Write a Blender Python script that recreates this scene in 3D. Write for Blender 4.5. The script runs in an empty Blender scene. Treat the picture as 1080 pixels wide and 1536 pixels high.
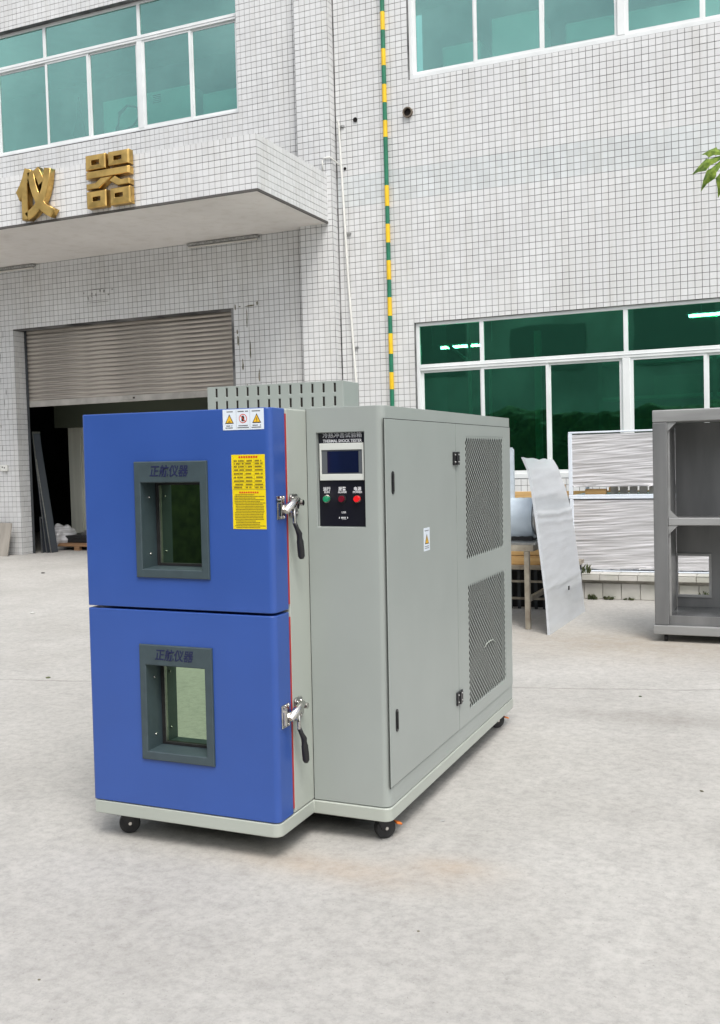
import bpy, bmesh, math, random
from mathutils import Matrix, Vector, Euler, noise
random.seed(7)
C = bpy.context.scene.collection
sc = bpy.context.scene

# ---------------------------------------------------------------- camera, sky, sun, exposure
cam = bpy.data.cameras.new('camera'); camo = bpy.data.objects.new('camera', cam); C.objects.link(camo)
R_ = Vector((0.91555899, 0.40127849, -0.02696878)); U_ = Vector((0.00640975, 0.05248859, 0.99860095)); F_ = Vector((-0.40213263, 0.91445094, -0.0454843))
m = Matrix((R_, U_, -F_)).transposed().to_4x4(); m.translation = Vector((0, 0, 1.5344)); camo.matrix_world = m
cam.sensor_fit = 'VERTICAL'; cam.sensor_height = 36.0; cam.sensor_width = 36.0 * 720 / 1024
cam.lens = 36.0 * 1512.6 / 1536
cam.shift_y = -(768 - 757.9) / 1536; cam.clip_end = 600; cam.clip_start = 0.05
sc.camera = camo

SUN_EL, SUN_AZ = math.radians(58), math.radians(143)      # azimuth clockwise from +Y
world = bpy.data.worlds.new('World'); sc.world = world; world.use_nodes = True
nt = world.node_tree; nt.nodes.clear()
sky = nt.nodes.new('ShaderNodeTexSky'); sky.sky_type = 'NISHITA'; sky.sun_disc = False
sky.sun_elevation = SUN_EL; sky.sun_rotation = SUN_AZ; sky.dust_density = 4.0; sky.air_density = 1.2; sky.altitude = 50
hs = nt.nodes.new('ShaderNodeHueSaturation'); hs.inputs['Saturation'].default_value = 0.30
bg = nt.nodes.new('ShaderNodeBackground'); bg.inputs['Strength'].default_value = 0.14
wo = nt.nodes.new('ShaderNodeOutputWorld')
tcw = nt.nodes.new('ShaderNodeTexCoord'); cl = nt.nodes.new('ShaderNodeTexNoise'); cl.inputs['Scale'].default_value = 3.2; cl.inputs['Detail'].default_value = 6; cl.inputs['Distortion'].default_value = 0.4
cr = nt.nodes.new('ShaderNodeValToRGB'); cr.color_ramp.elements[0].position = 0.35; cr.color_ramp.elements[0].color = (0.52, 0.55, 0.59, 1); cr.color_ramp.elements[1].position = 0.68; cr.color_ramp.elements[1].color = (1.44, 1.42, 1.39, 1)
mw = nt.nodes.new('ShaderNodeVectorMath'); mw.operation = 'MULTIPLY'
nt.links.new(tcw.outputs['Generated'], cl.inputs['Vector']); nt.links.new(cl.outputs[0], cr.inputs[0])
nt.links.new(sky.outputs[0], hs.inputs['Color']); nt.links.new(hs.outputs[0], mw.inputs[0]); nt.links.new(cr.outputs[0], mw.inputs[1]); nt.links.new(mw.outputs[0], bg.inputs[0]); nt.links.new(bg.outputs[0], wo.inputs[0])
sl = bpy.data.lights.new('sun', 'SUN'); sl.energy = 1.3; sl.angle = math.radians(24); sl.color = (1.0, 0.96, 0.91)
so = bpy.data.objects.new('sun', sl); C.objects.link(so)
sd = Vector((math.sin(SUN_AZ) * math.cos(SUN_EL), math.cos(SUN_AZ) * math.cos(SUN_EL), math.sin(SUN_EL)))
so.rotation_euler = sd.to_track_quat('Z', 'Y').to_euler(); so.location = sd * 30
sc.view_settings.view_transform = 'Standard'; sc.view_settings.look = 'None'
sc.view_settings.exposure = 0.66; sc.view_settings.gamma = 1; sc.view_settings.use_curve_mapping = False

# ---------------------------------------------------------------- materials
def s2l(c): return tuple(((v / 255) / 12.92 if v / 255 <= 0.04045 else ((v / 255 + 0.055) / 1.055) ** 2.4) for v in c)
def mat(name, col, rough=0.5, metal=0.0, var=0.0, scale=6.0, bump=0.0, bscale=60.0, stretch=(1, 1, 1), col2=None, island=0.0, coat=0.0, emit=None, spec=0.5, detail=6):
    M = bpy.data.materials.new(name); M.use_nodes = True; t = M.node_tree; b = t.nodes['Principled BSDF']
    b.inputs['Roughness'].default_value = rough; b.inputs['Metallic'].default_value = metal
    b.inputs['Specular IOR Level'].default_value = spec
    if coat: b.inputs['Coat Weight'].default_value = coat; b.inputs['Coat Roughness'].default_value = 0.15
    c4 = (*col, 1)
    if emit: b.inputs['Emission Color'].default_value = (*emit[:3], 1); b.inputs['Emission Strength'].default_value = emit[3]
    src = None
    tc = t.nodes.new('ShaderNodeTexCoord'); mp = t.nodes.new('ShaderNodeMapping'); mp.inputs['Scale'].default_value = stretch
    t.links.new(tc.outputs['Object'], mp.inputs[0])
    if var or col2:
        n = t.nodes.new('ShaderNodeTexNoise'); n.inputs['Scale'].default_value = scale; n.inputs['Detail'].default_value = detail
        t.links.new(mp.outputs[0], n.inputs['Vector'])
        r = t.nodes.new('ShaderNodeValToRGB')
        c2 = col2 if col2 else tuple(min(1, v * (1 + var)) for v in col)
        c1 = col if col2 else tuple(v * (1 - var) for v in col)
        r.color_ramp.elements[0].position = 0.36; r.color_ramp.elements[0].color = (*c1, 1)
        r.color_ramp.elements[1].position = 0.66; r.color_ramp.elements[1].color = (*c2, 1)
        t.links.new(n.outputs[0], r.inputs[0]); src = r.outputs[0]
    if island:
        g = t.nodes.new('ShaderNodeNewGeometry'); mr = t.nodes.new('ShaderNodeMapRange')
        mr.inputs['To Min'].default_value = 1 - island; mr.inputs['To Max'].default_value = 1 + island * 0.35
        t.links.new(g.outputs['Random Per Island'], mr.inputs['Value'])
        mx = t.nodes.new('ShaderNodeVectorMath'); mx.operation = 'MULTIPLY'
        if src: t.links.new(src, mx.inputs[0])
        else: mx.inputs[0].default_value = col
        t.links.new(mr.outputs[0], mx.inputs[1]); src = mx.outputs[0]
    if src: t.links.new(src, b.inputs['Base Color'])
    else: b.inputs['Base Color'].default_value = c4
    if bump:
        n2 = t.nodes.new('ShaderNodeTexNoise'); n2.inputs['Scale'].default_value = bscale; n2.inputs['Detail'].default_value = 5
        t.links.new(mp.outputs[0], n2.inputs['Vector'])
        bp = t.nodes.new('ShaderNodeBump'); bp.inputs['Strength'].default_value = bump; bp.inputs['Distance'].default_value = 0.01
        t.links.new(n2.outputs[0], bp.inputs['Height']); t.links.new(bp.outputs[0], b.inputs['Normal'])
    return M

def glass(name, tint, refl_tint, f0, rough=0.02):
    """coated flat glass: part mirror, part tinted see-through"""
    M = bpy.data.materials.new(name); M.use_nodes = True; t = M.node_tree; t.nodes.clear()
    o = t.nodes.new('ShaderNodeOutputMaterial'); mx = t.nodes.new('ShaderNodeMixShader')
    tr = t.nodes.new('ShaderNodeBsdfTransparent'); tr.inputs[0].default_value = (*tint, 1)
    gl = t.nodes.new('ShaderNodeBsdfGlossy'); gl.inputs[0].default_value = (*refl_tint, 1); gl.inputs['Roughness'].default_value = rough
    lw = t.nodes.new('ShaderNodeLayerWeight'); lw.inputs[0].default_value = 0.25
    mr = t.nodes.new('ShaderNodeMapRange'); mr.inputs['To Min'].default_value = f0; mr.inputs['To Max'].default_value = 1.0
    tc = t.nodes.new('ShaderNodeTexCoord'); n = t.nodes.new('ShaderNodeTexNoise'); n.inputs['Scale'].default_value = 1.3; n.inputs['Detail'].default_value = 1
    bp = t.nodes.new('ShaderNodeBump'); bp.inputs['Strength'].default_value = 0.05; bp.inputs['Distance'].default_value = 0.05
    t.links.new(tc.outputs['Object'], n.inputs['Vector']); t.links.new(n.outputs[0], bp.inputs['Height']); t.links.new(bp.outputs[0], gl.inputs['Normal'])
    t.links.new(lw.outputs['Fresnel'], mr.inputs['Value']); t.links.new(mr.outputs[0], mx.inputs[0])
    t.links.new(tr.outputs[0], mx.inputs[1]); t.links.new(gl.outputs[0], mx.inputs[2]); t.links.new(mx.outputs[0], o.inputs[0])
    return M

M = {}
M['blue'] = mat('blue_paint', (0.029, 0.084, 0.335), 0.34, var=0.04, scale=3, bump=0.035, bscale=260, coat=0.15)
M['grey'] = mat('grey_paint', (0.325, 0.355, 0.335), 0.40, var=0.03, scale=2.5, bump=0.03, bscale=280)
M['grey_light'] = mat('light_grey_paint', (0.40, 0.43, 0.385), 0.42, var=0.03, scale=2.5, bump=0.03, bscale=280)
M['slate'] = mat('slate_frame_paint', (0.045, 0.068, 0.078), 0.42, var=0.08, scale=20, bump=0.05, bscale=200)
M['dark_liner'] = mat('dark_liner', (0.02, 0.026, 0.03), 0.45)
M['seam'] = mat('seam_dark', (0.03, 0.033, 0.03), 0.7)
M['black'] = mat('black_plastic', (0.012, 0.012, 0.014), 0.35, bump=0.02, bscale=300)
M['panel_black'] = mat('panel_black', (0.006, 0.006, 0.012), 0.30)
M['rubber'] = mat('black_rubber', (0.015, 0.015, 0.016), 0.6, var=0.3, scale=30)
M['steel'] = mat('polished_steel', (0.62, 0.60, 0.57), 0.16, 1.0, var=0.12, scale=40)
M['steel_dull'] = mat('dull_steel', (0.45, 0.45, 0.44), 0.4, 1.0, var=0.15, scale=30)
M['red_seal'] = mat('red_silicone', (0.42, 0.022, 0.018), 0.5, var=0.15, scale=15)
M['orange'] = mat('orange_plastic', (0.75, 0.20, 0.03), 0.45)
M['bezel_white'] = mat('screen_bezel', (0.62, 0.64, 0.60), 0.4)
M['screen_grey'] = mat('screen_border', (0.10, 0.11, 0.12), 0.3)
M['screen_blue'] = mat('screen_off', (0.006, 0.010, 0.035), 0.12)
M['ink_white'] = mat('white_print', (0.75, 0.76, 0.78), 0.6)
M['ink_blue'] = mat('dark_blue_print', (0.008, 0.012, 0.06), 0.5)
M['ink_dark'] = mat('dark_print', (0.03, 0.025, 0.02), 0.6)
M['ink_brown'] = mat('brown_print', (0.16, 0.11, 0.01), 0.6)
M['ink_red'] = mat('red_print', (0.62, 0.05, 0.01), 0.6)
M['btn_green'] = mat('green_button', (0.01, 0.26, 0.12), 0.25)
M['btn_dred'] = mat('dark_red_lamp', (0.16, 0.006, 0.02), 0.2)
M['btn_red'] = mat('red_button', (0.85, 0.015, 0.02), 0.25)
M['sticker_yellow'] = mat('yellow_sticker', (0.80, 0.62, 0.005), 0.4, var=0.04, scale=12)
M['sticker_white'] = mat('white_sticker', (0.72, 0.78, 0.85), 0.35)
M['amber'] = mat('amber_print', (0.80, 0.46, 0.02), 0.5)
M['tile'] = mat('white_mosaic_tile', (0.645, 0.648, 0.65), 0.30, col2=(0.70, 0.705, 0.705), scale=0.7, island=0.06, detail=8)
M['tile_band'] = mat('grey_mosaic_tile', (0.60, 0.625, 0.63), 0.30, col2=(0.655, 0.68, 0.685), scale=0.8, island=0.10)
M['tile_low'] = mat('kerb_tile', (0.50, 0.50, 0.44), 0.4, col2=(0.66, 0.64, 0.60), scale=3, island=0.15, bump=0.1, bscale=30)
M['grout'] = mat('dark_grout', (0.03, 0.03, 0.032), 0.9, col2=(0.24, 0.24, 0.24), scale=2.2, bump=0.3, bscale=80, detail=9)
M['plaster'] = mat('canopy_plaster', (0.66, 0.63, 0.60), 0.85, col2=(0.76, 0.73, 0.70), scale=0.6, bump=0.15, bscale=20)
M['mortar'] = mat('pale_mortar', (0.40, 0.38, 0.34), 0.9, var=0.25, scale=8, bump=0.4, bscale=30)
M['alu'] = mat('white_aluminium', (0.74, 0.76, 0.76), 0.35, var=0.05, scale=3, bump=0.02, bscale=100)
M['glass_up'] = glass('teal_glass', (0.60, 0.94, 0.86), (0.60, 0.84, 0.79), 0.27)
M['glass_low'] = glass('green_glass', (0.24, 0.64, 0.50), (0.27, 0.88, 0.60), 0.42)
M['glass_door'] = glass('viewing_glass', (0.22, 0.32, 0.24), (0.62, 0.80, 0.56), 0.62, 0.015)
M['gold'] = mat('brass', (0.62, 0.40, 0.13), 0.28, 1.0, var=0.22, scale=5, bump=0.10, bscale=25)
M['slat'] = mat('shutter_slat', (0.385, 0.35, 0.31), 0.5, 0.25, var=0.42, scale=3, stretch=(0.35, 1, 9), bump=0.1, bscale=40)
M['slat_rail'] = mat('shutter_rail', (0.40, 0.38, 0.35), 0.5, 0.1, var=0.15, scale=5)
M['shade_olive'] = mat('olive_shade', (0.085, 0.10, 0.07), 0.8)
M['drip'] = mat('drip_bead', (0.09, 0.085, 0.08), 0.8)
M['sheet_blue'] = mat('dark_blue_sheet', (0.06, 0.07, 0.085), 0.4)
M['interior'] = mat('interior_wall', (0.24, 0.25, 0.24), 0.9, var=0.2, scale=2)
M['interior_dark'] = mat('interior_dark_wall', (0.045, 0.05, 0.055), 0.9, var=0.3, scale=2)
M['added_hedge'] = mat('added_hedge_green', (0.012, 0.030, 0.010), 0.8, col2=(0.04, 0.07, 0.02), scale=8)
M['interior_pale'] = mat('pale_partition', (0.66, 0.67, 0.58), 0.6, var=0.1, scale=2, stretch=(5, 5, 0.2))
M['machine_white'] = mat('pale_enamel', (0.72, 0.76, 0.73), 0.5, var=0.05, scale=3)
M['film'] = mat('stretch_film', (0.44, 0.435, 0.44), 0.34, col2=(0.68, 0.675, 0.69), scale=11, stretch=(0.16, 0.16, 4.0), bump=0.15, bscale=30, coat=0.4)
M['film_grey'] = mat('grey_blue_film', (0.55, 0.58, 0.61), 0.28, var=0.05, scale=6, stretch=(0.5, 0.5, 3.0), bump=0.12, bscale=25, coat=0.3)
M['film_blue'] = mat('pale_blue_film', (0.55, 0.63, 0.70), 0.3, var=0.08, scale=6, bump=0.2, bscale=25)
M['pvc'] = mat('white_pipe', (0.72, 0.72, 0.68), 0.4, var=0.05, scale=5)
M['pole_green'] = mat('green_paint', (0.012, 0.16, 0.085), 0.45, var=0.15, scale=8)
M['pole_yellow'] = mat('yellow_paint', (0.78, 0.50, 0.01), 0.45, var=0.08, scale=8)
M['pine'] = mat('pine_wood', (0.52, 0.30, 0.11), 0.7, col2=(0.68, 0.45, 0.19), scale=5, stretch=(0.3, 3, 6), bump=0.2, bscale=30)
M['old_wood'] = mat('old_wood', (0.20, 0.115, 0.06), 0.8, col2=(0.36, 0.20, 0.10), scale=6, stretch=(0.3, 3, 6), bump=0.2, bscale=30)
M['table_steel'] = mat('worn_table_frame', (0.27, 0.23, 0.18), 0.5, 0.3, col2=(0.45, 0.41, 0.33), scale=9, bump=0.1, bscale=40)
M['bare_steel'] = mat('bare_sheet_steel', (0.150, 0.153, 0.155), 0.42, 0.25, col2=(0.215, 0.217, 0.217), scale=1.6, stretch=(3, 3, 0.5), bump=0.05, bscale=60)
M['bare_light'] = mat('brushed_sheet_steel', (0.27, 0.273, 0.27), 0.40, 0.3, col2=(0.36, 0.363, 0.36), scale=3, stretch=(0.5, 3, 3), bump=0.05, bscale=60)
M['bare_mirror'] = mat('shiny_floor_pan', (0.30, 0.31, 0.32), 0.22, 0.8, var=0.35, scale=5)
M['board'] = mat('weathered_board', (0.27, 0.25, 0.22), 0.9, col2=(0.36, 0.33, 0.29), scale=3, stretch=(3, 3, 0.5))
M['leaf'] = mat('leaf_green', (0.06, 0.13, 0.008), 0.4, col2=(0.26, 0.36, 0.04), scale=22)
M['weed'] = mat('weed_green', (0.05, 0.075, 0.03), 0.8, col2=(0.14, 0.145, 0.07), scale=20)
M['bark'] = mat('bark', (0.16, 0.13, 0.10), 0.9, var=0.3, scale=10, bump=0.5, bscale=20)
M['tube_lit'] = mat('lit_tube', (0.8, 0.9, 0.85), 0.4, emit=(1.0, 0.98, 0.95, 70.0))
M['tube_off'] = mat('tube_housing', (0.62, 0.60, 0.56), 0.4)
M['stain'] = mat('paste_residue', (0.06, 0.065, 0.03), 0.9, col2=(0.25, 0.22, 0.16), scale=30)
M['stain_grey'] = mat('grey_residue', (0.22, 0.22, 0.21), 0.9, col2=(0.42, 0.42, 0.41), scale=30)
M['opp'] = mat('weathered_render', (0.34, 0.36, 0.34), 0.9, var=0.3, scale=0.3)
M['opp_win'] = mat('dim_window', (0.16, 0.18, 0.17), 0.5)
M['flag'] = mat('dark_cloth', (0.03, 0.03, 0.03), 0.9)
M['paper'] = mat('scrap_paper', (0.6, 0.6, 0.58), 0.8)
M['hole'] = mat('hole_dark', (0.012, 0.008, 0.006), 0.9)

# concrete yard: blotches, fine grain, a few slab joints and sandy stains
def concrete():
    Mt = bpy.data.materials.new('yard_concrete'); Mt.use_nodes = True; t = Mt.node_tree; b = t.nodes['Principled BSDF']
    N = t.nodes.new; L = t.links.new
    tc = N('ShaderNodeTexCoord'); P = tc.outputs['Object']
    def nz(scale, detail=6, rough=0.55, dist=0.0, vec=P):
        n = N('ShaderNodeTexNoise'); n.inputs['Scale'].default_value = scale; n.inputs['Detail'].default_value = detail
        n.inputs['Roughness'].default_value = rough; n.inputs['Distortion'].default_value = dist; L(vec, n.inputs['Vector']); return n.outputs[0]
    def ramp(f, p0, c0, p1, c1):
        r = N('ShaderNodeValToRGB'); e = r.color_ramp.elements; e[0].position = p0; e[0].color = (*c0, 1); e[1].position = p1; e[1].color = (*c1, 1); L(f, r.inputs[0]); return r.outputs[0]
    def mix(f, a, c, mode='MIX'):
        x = N('ShaderNodeMix'); x.data_type = 'RGBA'; x.blend_type = mode
        if isinstance(f, float): x.inputs[0].default_value = f
        else: L(f, x.inputs[0])
        for v, i in ((a, 6), (c, 7)):
            if isinstance(v, tuple): x.inputs[i].default_value = (*v, 1)
            else: L(v, x.inputs[i])
        return x.outputs[2]
    base = ramp(nz(0.55, 9, 0.62, 0.4), 0.32, (0.385, 0.372, 0.350), 0.68, (0.475, 0.463, 0.442))
    grain = ramp(nz(22, 9, 0.82), 0.32, (0.76, 0.76, 0.76), 0.56, (1.06, 1.06, 1.06))
    c = mix(1.0, base, grain, 'MULTIPLY')
    mot = ramp(nz(5.5, 9, 0.75, 0.8), 0.36, (0.92, 0.92, 0.915), 0.60, (1.04, 1.04, 1.03))
    c = mix(1.0, c, mot, 'MULTIPLY')
    fleck = ramp(nz(70, 4, 0.7), 0.62, (0, 0, 0), 0.72, (.8, .8, .8))
    c = mix(fleck, c, (0.20, 0.19, 0.175))
    sep = N('ShaderNodeSeparateXYZ'); L(P, sep.inputs[0])
    def math_(op, a, b_=None, c_=None):
        x = N('ShaderNodeMath'); x.operation = op
        for i, v in enumerate((a, b_, c_)):
            if v is None: continue
            if isinstance(v, (int, float)): x.inputs[i].default_value = v
            else: L(v, x.inputs[i])
        return x.outputs[0]
    # sandy rust stains in front of the chamber
    def blob(x0, y0, sx, sy, amp, col, c):
        dx = math_('DIVIDE', math_('SUBTRACT', sep.outputs[0], x0), sx); dy = math_('DIVIDE', math_('SUBTRACT', sep.outputs[1], y0), sy)
        d = math_('ADD', math_('MULTIPLY', dx, dx), math_('MULTIPLY', dy, dy))
        g = math_('MULTIPLY', math_('POWER', 2.718, math_('MULTIPLY', d, -1.0)), amp)
        g = math_('MULTIPLY', g, math_('MULTIPLY', nz(7, 7, 0.7), 1.9)); g = math_('MINIMUM', g, 1.0)
        return mix(g, c, col)
    c = blob(-1.62, 3.36, 0.40, 0.11, 0.34, (0.42, 0.30, 0.19), c)
    c = blob(-1.20, 3.52, 0.18, 0.09, 0.34, (0.42, 0.30, 0.19), c)
    c = blob(-0.75, 5.92, 0.6, 0.16, 0.4, (0.20, 0.185, 0.165), c)
    c = blob(-1.2, 8.2, 1.2, 0.7, 0.45, (0.30, 0.24, 0.165), c)
    # slab joints (warped straight lines) with chipped edges
    wob = math_('MULTIPLY', math_('SUBTRACT', nz(1.7, 5), 0.5), 0.16)
    def joint(a, b_, c0, w, c, h):
        d = math_('ABSOLUTE', math_('ADD', math_('ADD', math_('ADD', math_('MULTIPLY', sep.outputs[0], a), math_('MULTIPLY', sep.outputs[1], b_)), c0), wob))
        k = math_('SUBTRACT', 1.0, math_('MINIMUM', math_('DIVIDE', d, w), 1.0))
        k = math_('MULTIPLY', k, math_('MINIMUM', math_('MULTIPLY', nz(5, 4), 1.6), 1.0))
        return mix(math_('MULTIPLY', k, 0.75), c, (0.14, 0.13, 0.115)), math_('SUBTRACT', h, math_('MULTIPLY', k, 2.0))
    h = nz(60, 8, 0.75)
    c, h = joint(-0.235, 1, -6.86, 0.013, c, h)
    L(c, b.inputs['Base Color'])
    rr = ramp(nz(3, 6), 0.3, (0.72, 0.72, 0.72), 0.7, (0.92, 0.92, 0.92)); L(rr, b.inputs['Roughness'])
    b.inputs['Specular IOR Level'].default_value = 0.35
    hh = math_('ADD', h, math_('MULTIPLY', nz(9, 6), 0.8))
    bp = N('ShaderNodeBump'); bp.inputs['Strength'].default_value = 0.5; bp.inputs['Distance'].default_value = 0.006
    L(hh, bp.inputs['Height']); L(bp.outputs[0], b.inputs['Normal'])
    return Mt
M['concrete'] = concrete()
def streaks(Mt, lo):
    t = Mt.node_tree; b = t.nodes['Principled BSDF']; lk = b.inputs['Base Color'].links[0]; src = lk.from_socket
    g = t.nodes.new('ShaderNodeNewGeometry'); mp = t.nodes.new('ShaderNodeMapping'); mp.inputs['Scale'].default_value = (2.6, 2.6, 0.22)
    n = t.nodes.new('ShaderNodeTexNoise'); n.inputs['Scale'].default_value = 2.0; n.inputs['Detail'].default_value = 8; n.inputs['Roughness'].default_value = 0.65
    t.links.new(g.outputs['Position'], mp.inputs[0]); t.links.new(mp.outputs[0], n.inputs['Vector'])
    r = t.nodes.new('ShaderNodeValToRGB'); e = r.color_ramp.elements; e[0].position = 0.33; e[0].color = (lo, lo * .99, lo * .97, 1); e[1].position = 0.52; e[1].color = (1, 1, 1, 1)
    t.links.new(n.outputs[0], r.inputs[0]); m_ = t.nodes.new('ShaderNodeVectorMath'); m_.operation = 'MULTIPLY'
    t.links.new(src, m_.inputs[0]); t.links.new(r.outputs[0], m_.inputs[1]); t.links.new(m_.outputs[0], b.inputs['Base Color'])
streaks(M['tile'], 0.93); streaks(M['tile_band'], 0.95); streaks(M['plaster'], 0.92)
# faint dust on the painted steel
for k_ in ('blue', 'grey', 'grey_light'): 
    t_ = M[k_].node_tree; b_ = t_.nodes['Principled BSDF']; n_ = t_.nodes.new('ShaderNodeTexNoise'); n_.inputs['Scale'].default_value = 3; n_.inputs['Detail'].default_value = 3
    g_ = t_.nodes.new('ShaderNodeTexCoord'); t_.links.new(g_.outputs['Object'], n_.inputs['Vector']); r_ = t_.nodes.new('ShaderNodeMapRange'); r_.inputs['From Min'].default_value = 0.1; r_.inputs['From Max'].default_value = 0.9; r_.inputs['To Min'].default_value = 0.32; r_.inputs['To Max'].default_value = 0.44
    t_.links.new(n_.outputs[0], r_.inputs['Value']); t_.links.new(r_.outputs[0], b_.inputs['Roughness'])

# ---------------------------------------------------------------- helpers
def link(name, me, mats, parent=None, smooth=False):
    o = bpy.data.objects.new(name, me); C.objects.link(o)
    for k in (mats if isinstance(mats, (list, tuple)) else [mats]): me.materials.append(M[k])
    if parent is not None: o.parent = parent
    if smooth: me.polygons.foreach_set('use_smooth', [True] * len(me.polygons))
    return o
def obj(name, bm, mats, parent=None, bevel=0.0, smooth=False, seg=2, angle=None):
    bmesh.ops.recalc_face_normals(bm, faces=bm.faces)
    me = bpy.data.meshes.new(name); bm.to_mesh(me); bm.free()
    o = link(name, me, mats, parent, smooth)
    if bevel:
        b = o.modifiers.new('bevel', 'BEVEL'); b.width = bevel; b.segments = seg; b.limit_method = 'ANGLE'; b.angle_limit = math.radians(35)
        if seg > 1: b.harden_normals = False
    if angle: 
        me.polygons.foreach_set('use_smooth', [True] * len(me.polygons))
        me.set_sharp_from_angle(angle=math.radians(angle))
    return o
def BM(): return bmesh.new()
def box(bm, x0, x1, y0, y1, z0, z1, mi=0, M4=None):
    v = [bm.verts.new((x, y, z)) for x in (x0, x1) for y in (y0, y1) for z in (z0, z1)]
    if M4 is not None:
        for q in v: q.co = M4 @ q.co
    for f in ((0, 1, 3, 2), (4, 6, 7, 5), (0, 4, 5, 1), (2, 3, 7, 6), (0, 2, 6, 4), (1, 5, 7, 3)):
        bm.faces.new([v[i] for i in f]).material_index = mi
def tube(bm, pts, r, n=10, mi=0, caps=True):
    pts = [Vector(p) for p in pts]; rings = []; up = Vector((0, 0, 1))
    rr = r if isinstance(r, (list, tuple)) else [r] * len(pts)
    for i, p in enumerate(pts):
        d = (pts[min(i + 1, len(pts) - 1)] - pts[max(i - 1, 0)]).normalized()
        a = d.cross(up if abs(d.z) < 0.95 else Vector((1, 0, 0))).normalized(); b = d.cross(a)
        rings.append([bm.verts.new(p + (a * math.cos(2 * math.pi * k / n) + b * math.sin(2 * math.pi * k / n)) * rr[i]) for k in range(n)])
    for A, B in zip(rings, rings[1:]):
        for k in range(n): bm.faces.new((A[k], A[(k + 1) % n], B[(k + 1) % n], B[k])).material_index = mi
    if caps: bm.faces.new(rings[0][::-1]).material_index = mi; bm.faces.new(rings[-1]).material_index = mi
def prism(bm, poly, z0, z1, mi=0):
    a = [bm.verts.new((x, y, z0)) for x, y in poly]; b = [bm.verts.new((x, y, z1)) for x, y in poly]; n = len(poly)
    bm.faces.new(a[::-1]).material_index = mi; bm.faces.new(b).material_index = mi
    for i in range(n): bm.faces.new((a[i], a[(i + 1) % n], b[(i + 1) % n], b[i])).material_index = mi
def arc(cx, cy, r, a0, a1, n=6): return [(cx + r * math.cos(math.radians(a0 + (a1 - a0) * i / n)), cy + r * math.sin(math.radians(a0 + (a1 - a0) * i / n))) for i in range(n + 1)]
def cut(o, boxes):
    """cut box-shaped recesses for real, then throw the cutters away"""
    bm = BM()
    for b in boxes: box(bm, *b)
    me = bpy.data.meshes.new('cutter'); bmesh.ops.recalc_face_normals(bm, faces=bm.faces); bm.to_mesh(me); bm.free()
    c = bpy.data.objects.new('cutter', me); C.objects.link(c); c.matrix_world = o.matrix_world
    par = o.parent; o.parent = None
    c.matrix_world = Matrix(); o.matrix_world = Matrix()
    md = o.modifiers.new('cut', 'BOOLEAN'); md.object = c; md.operation = 'DIFFERENCE'; md.solver = 'EXACT'
    dg = bpy.context.evaluated_depsgraph_get(); new = bpy.data.meshes.new_from_object(o.evaluated_get(dg))
    o.modifiers.clear(); o.data = new; bpy.data.objects.remove(c); o.parent = par
    return o
def tag(o, label=None, cat=None, group=None, kind=None):
    if label: o['label'] = label
    if cat: o['category'] = cat
    if group: o['group'] = group
    if kind: o['kind'] = kind
    return o
def empty(name, loc=(0, 0, 0), rot=(0, 0, 0), **k):
    o = bpy.data.objects.new(name, None); C.objects.link(o); o.location = loc; o.rotation_euler = rot; o.empty_display_size = 0.1
    return tag(o, **k)
def copy_tree(o, parent=None):
    c = o.copy(); C.objects.link(c); c.parent = parent
    for ch in list(o.children): copy_tree(ch, c)
    return c
# flat print: frame of a print = origin, right axis, up axis (text faces right x up)
def text(s, size, mats, parent, org, right, up, name='lettering', ext=0.0006, off=0.0, bold=False, sx=1.0, shear=0.0, align='CENTER', bev=0.0):
    cu = bpy.data.curves.new(name, 'FONT'); cu.body = s; cu.size = size; cu.extrude = ext; cu.offset = off
    cu.align_x = align; cu.align_y = 'CENTER'; cu.resolution_u = 3; cu.shear = shear; cu.bevel_depth = bev
    t = bpy.data.objects.new('t', cu); C.objects.link(t)
    dg = bpy.context.evaluated_depsgraph_get(); me = bpy.data.meshes.new_from_object(t.evaluated_get(dg)); me.name = name
    bpy.data.objects.remove(t)
    right, up = Vector(right).normalized(), Vector(up).normalized(); nrm = right.cross(up)
    T = Matrix(((right.x * sx, up.x, nrm.x, org[0]), (right.y * sx, up.y, nrm.y, org[1]), (right.z * sx, up.z, nrm.z, org[2]), (0, 0, 0, 1)))
    me.transform(T); me.materials.clear()
    return link(name, me, mats, parent)

# ================================================================= SETTING
bm = BM(); bmesh.ops.create_grid(bm, x_segments=1, y_segments=1, size=150)
tag(obj('ground', bm, 'concrete'), kind='structure')

# ================================================================= FACTORY BUILDING
T = 0.0915
Yr, Yw, Yp, Yc, Ys = 14.0, 13.96, 13.82, 11.69, 14.25
bld = empty('factory_building', (-6.5, Yr, 0), label='white mosaic tiled factory building with teal windows, canopy and half open shutter', cat='building')
OFF = Vector((-6.5, Yr, 0))
def bpart(name, bm, mats, parent=None, **k):
    if parent is None: bmesh.ops.translate(bm, verts=bm.verts, vec=-OFF); parent = bld
    return obj(name, bm, mats, parent, **k)

def wall_boxes(bm, X0, X1, Z0, Z1, y0, y1, holes):
    """wall slab with rectangular openings, built from butting blocks"""
    xs = sorted({X0, X1, *[h[0] for h in holes], *[h[1] for h in holes]}); zs = sorted({Z0, Z1, *[h[2] for h in holes], *[h[3] for h in holes]})
    xs = [x for x in xs if X0 <= x <= X1]; zs = [z for z in zs if Z0 <= z <= Z1]
    for a, b in zip(xs, xs[1:]):
        run = None
        for c, d in zip(zs, zs[1:]):
            inside = any(h[0] <= (a + b) / 2 <= h[1] and h[2] <= (c + d) / 2 <= h[3] for h in holes)
            if inside:
                if run: box(bm, a, b, y0, y1, run[0], run[1]); run = None
            else: run = (run[0], d) if run else (c, d)
        if run: box(bm, a, b, y0, y1, run[0], run[1])

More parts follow.
